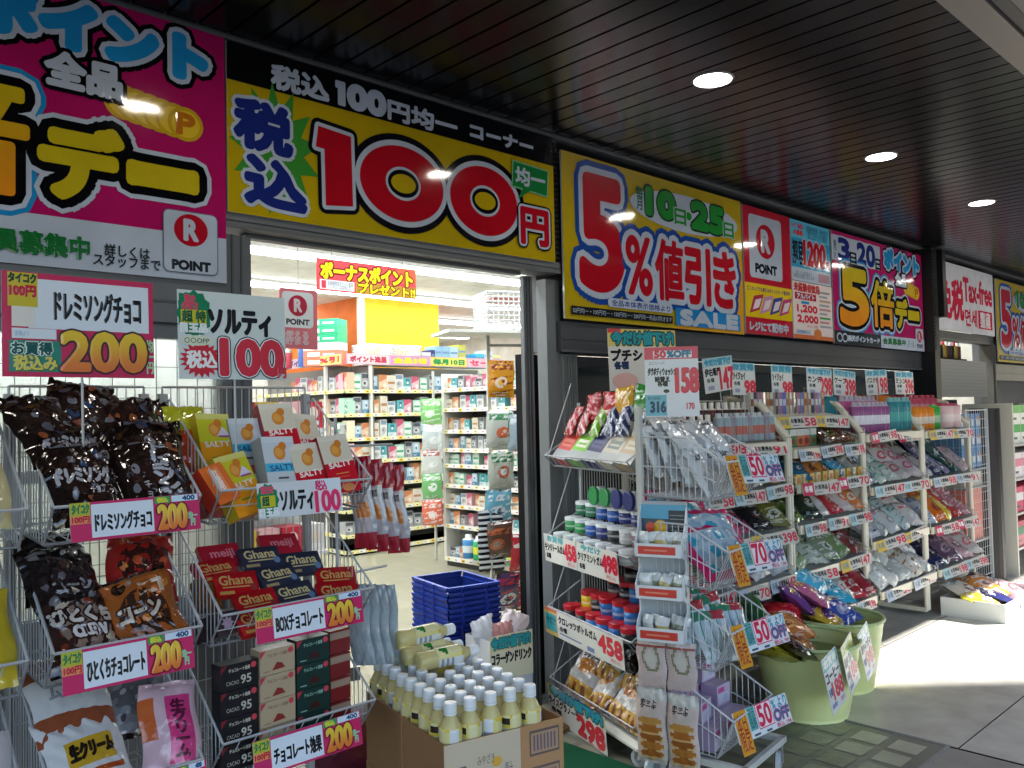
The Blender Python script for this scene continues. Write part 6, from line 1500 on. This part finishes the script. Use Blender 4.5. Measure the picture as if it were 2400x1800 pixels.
for i in range(6):
    nm, cl = [('coral', 'd8785c'), ('coral', 'd8785c'), ('white', 'd4d0cc'), ('green', '1c9a6c'), ('green', '1c9a6c'), ('green', '1c9a6c')][i]
    put(('tl', cl), carton(.42, .085, .25, cl, lambda m: (m.rect(.05, .02, .2, .065, 'dcdcd8', .0006), m.rect(.24, .03, .38, .05, 'e0d8d0', .0006))), 'tissue_pack', fr(5.06, 8.34, 2.085 + i * .088, -58), f'{nm} soft pack piled on the gondola corner by the pillar, {["lowest", "second from bottom", "third from bottom", "third from top", "second from top", "topmost"][i]}', 'soft pack', 'soft packs piled by the orange pillar')
for i in range(7): put(('tb', i % 4), can(['3c68b0', 'c8c8cc', 'b8404c', '2c7a48'][i % 4], .045, .26 - .02 * (i % 3), 'd0d0d0', .82), 'spray_bottle', fr(4.98 + (i % 2) * .1, 8.6 + i * .16, 2.085), f'{["blue", "white", "red", "green"][i % 4]} bottle on top of the side gondola, {ORD[i]} from the corner', 'bottle', 'bottles on top of the side gondola')
# hanging banner and card
t = thing('hanging_banner', fr(2.53, 4.2, 2.222), 'red banner with yellow lettering hung from the shop ceiling', 'banner')
m = M('laminate'); m.box(0, 0, 0, .70, .003, .185, 'e04c50'); m.rect(.26, 0, .70, .07, 'b88a34', .0006); m.rect(.56, .09, .70, .185, 'd86040', .0005)
m.text('ボーナスポイント', .03, .075, .67, .165, 'e8dc1c', .0012, bold=.006, outs=[(.009, '7a1c28')]); m.text('プレゼント!!', .28, .01, .69, .065, 'e8dc1c', .0012, bold=.004, outs=[(.006, '7a1c28')])
m.rect(.02, .01, .25, .065, 'dce0e0', .001); m.text('会員様限定ポイント進呈\nくわしくは店内にて', .07, .015, .24, .06, '38445c', .0016); m.rect(.03, .015, .06, .06, 'c84050', .0016)
m.build('board', t)
m = M('paint'); m.tube((.1, 0, .185), (.1, 0, .70), .002, '8a8a8a'); m.tube((.6, 0, .185), (.6, 0, .70), .002, '8a8a8a'); m.build('string', t)
t = thing('hanging_card', fr(1.97, 3.6, 1.83), 'pale red hanging card with an R emblem seen through the doorway at left', 'hanging card')
m = M('laminate'); m.box(0, 0, 0, .20, .003, .285, 'f0848c'); m.rrect(.012, .10, .178, .27, .02, 'f2f2f2', .0006); m.ell(.095, .205, .05, .05, 'c03048', .001, 24); m.text('R', .078, .178, .114, .234, 'ecdce0', .0016, bold=.004); m.text('POINT', .035, .115, .155, .14, '4a4a50', .001, bold=.002); m.text('使える\n貯まる', .03, .02, .15, .085, 'e8c8cc', .001, bold=.002)
m.tube((.1, .002, .28), (.1, .002, 1.08), .002, '9a9a9a'); m.build('card', t)
# hook stand at the right of the doorway
HS = fr(3.77, 4.56, 0, -22)
t = thing('hook_stand', HS, 'tall white stand of hanging bags just inside the right of the doorway', 'hook stand')
m = M('paint')
for x in (.31, .66): m.box(x - .012, .02, .03, x + .012, .045, 2.06, 'c8c8c2')
m.box(0, -.25, .0, .72, -.22, .05, 'a8a8a4'); m.box(0, .2, 0, .72, .23, .05, 'a8a8a4'); m.box(.34, -.22, 0, .38, .2, .04, 'a8a8a4')
for z in (.45, .85, 1.25, 1.62, 1.98): m.box(.31, .0, z, .66, .019, z + .02, 'b8b8b2')
m.build('frame', t)
m = M('paint'); m.box(-.05, -.2, 2.06, .74, .22, 2.08, 'd8d8d2'); m.build('shelf', t)
put('laundry', whitebasket(.42, .30, .26), 'laundry_basket', HS @ fr(.26, -.13, 2.09), 'white mesh laundry basket on top of the hook stand', 'laundry basket')
m = M('card'); m.box(.30, -.11, 2.30, .66, .11, 2.32, 'b8705c'); tag(m.build('basket_liner', None, HS), 'reddish tray of goods showing over the white laundry basket rim', 'tray')
hb = [('golden orange chip', 'c8881c', '8a3a18', 'd8a840', .38, -.03, 1.62), ('white and green', 'c4c8c0', '4a8a5c', 'd06c4c', .36, -.03, 1.27), ('pale blue', 'a4b8c4', 'd4dce0', '5a7c94', .52, -.05, 1.24), ('green and white', 'b8bcb0', '3a7a50', 'b85c4c', .36, -.05, .98), ('light blue and white', '6aa8c0', 'd4dce0', '3a5c70', .34, -.03, .72), ('brown patterned', '5a4034', 'b0603c', '8a9088', .34, -.06, .50),
      ('red and white', 'b8303c', 'd8d4d0', 'a02030', .50, -.06, .40), ('purple', '4a3a5c', 'b02c3c', '30243c', .40, -.03, .13), ('crimson', 'a8243c', 'c8b8b8', '801828', .56, -.03, .12), ('yellow', 'c8b43c', 'd8d4b0', '4a6a2c', .60, -.03, .75)]
for i, (nm, a_, b_, c_, x, y, z) in enumerate(hb): put(('hb', i), pack(.20, .26, .06, a_, b_, c_, i), 'hanging_bag', HS @ fr(x, y, z, jit(8), 3, jit(4)), f'{nm} bag hung on the stand right of the doorway', 'hanging bag', 'bags on the hook stand')
def striped(u, v): return '1c1e28' if (v * 11) % 1 < .5 else 'd0d4d8'
for i in range(2): put('strp', pouch(.09, .42, .03, striped, None, 190, nx=8, ny=44, crumple=.003), 'hanging_bag', HS @ fr(.22 + i * .10, -.06, .42, 6), f'black and white striped hanging strip on the hook stand, {["left", "right"][i]}', 'hanging strip', 'striped strips on the hook stand')
# strips hung at the gondola end
m = M('paint'); m.box(5.36, 6.72, .06, 5.38, 6.74, 1.95, 'b0b0a8'); tag(m.build('strip_pole'), 'thin pole of hanging strips at the far end of the small goods gondola', 'pole')
for i, (nm, a_, b_, z) in enumerate((('lime green', '7ab86c', 'c8d8c0', 1.42), ('clear white', 'b8c0c0', 'd8dcdc', 1.16), ('spotted white', 'c0c4c0', 'a05c54', .92), ('grass green', '6aa868', 'c4d4c0', .68), ('coral', 'd06a54', 'd8c8c0', .42))):
    put(('st', i), pack(.2, .25, .05, a_, b_, 'd0d4d0', i), 'hanging_bag', fr(5.30, 6.68, z, -40, 2, jit(4)), f'{nm} bag hung on the pole between the two gondolas', 'hanging bag', 'bags between the gondolas')
# low display seen above the biscuits
t = thing('low_display', fr(2.05, 4.55, 0), 'low shop display of red and white boxes behind the biscuit rack', 'shop shelf')
m = M('paint'); m.box(0, 0, 0, .75, .35, .06, '3a3834'); m.box(0, .32, .06, .75, .35, 1.5, 'cfcfcb'); m.build('back_panel', t)
for z in (.3, .7, 1.1, 1.44): m = M('paint'); m.box(.0, .0, z - .02, .75, .318, z, 'd4d3cf'); m.build('shelf', t)
for j, z in enumerate((.302, .702, 1.102, 1.442)):
    for i in range(5):
        nm, a_ = [('red', 'b83440'), ('white', 'd0ccc8'), ('maroon', '8a3038'), ('gold', 'b89838'), ('blush', 'd0a0a0')][(i + j * 2) % 5]
        put(('ld', nm), carton(.13, .16, .16, a_, lambda m: (m.ell(.065, .09, .035, .04, 'd8c8b8', .0006, 12), m.rect(.02, .02, .11, .045, 'e0d8d4', .0006))), 'gift_box', fr(2.13 + i * .148, 4.58, z), f'{nm} box on the low display, {["lowest", "second", "third", "top"][j]} shelf, {nth(i, 5)}', 'product box', 'boxes on the low display')
# bottles and lamp in the small opening under the tax free sign
m = M('wood'); m.box(8.9, 3.24, 1.96, 9.95, 3.36, 1.985, '2c2420'); tag(m.build('bar_shelf'), 'dark shelf of bottles behind the grey board, under the tax free sign', 'shelf')
for i in range(9): put(('bb', i % 3), can(['1c2420', 'c8a040', '5a2418'][i % 3], .04, .20, ['c0c0c0', 'b83c30', 'd0d0c8'][i % 3], .66), 'liquor_bottle', fr(9.0 + i * .105, 3.30, 1.986), f'{["dark", "amber", "red brown"][i % 3]} bottle on the dark shelf under the tax free sign, {nth(i, 9)}', 'bottle', 'bottles under the tax free sign')
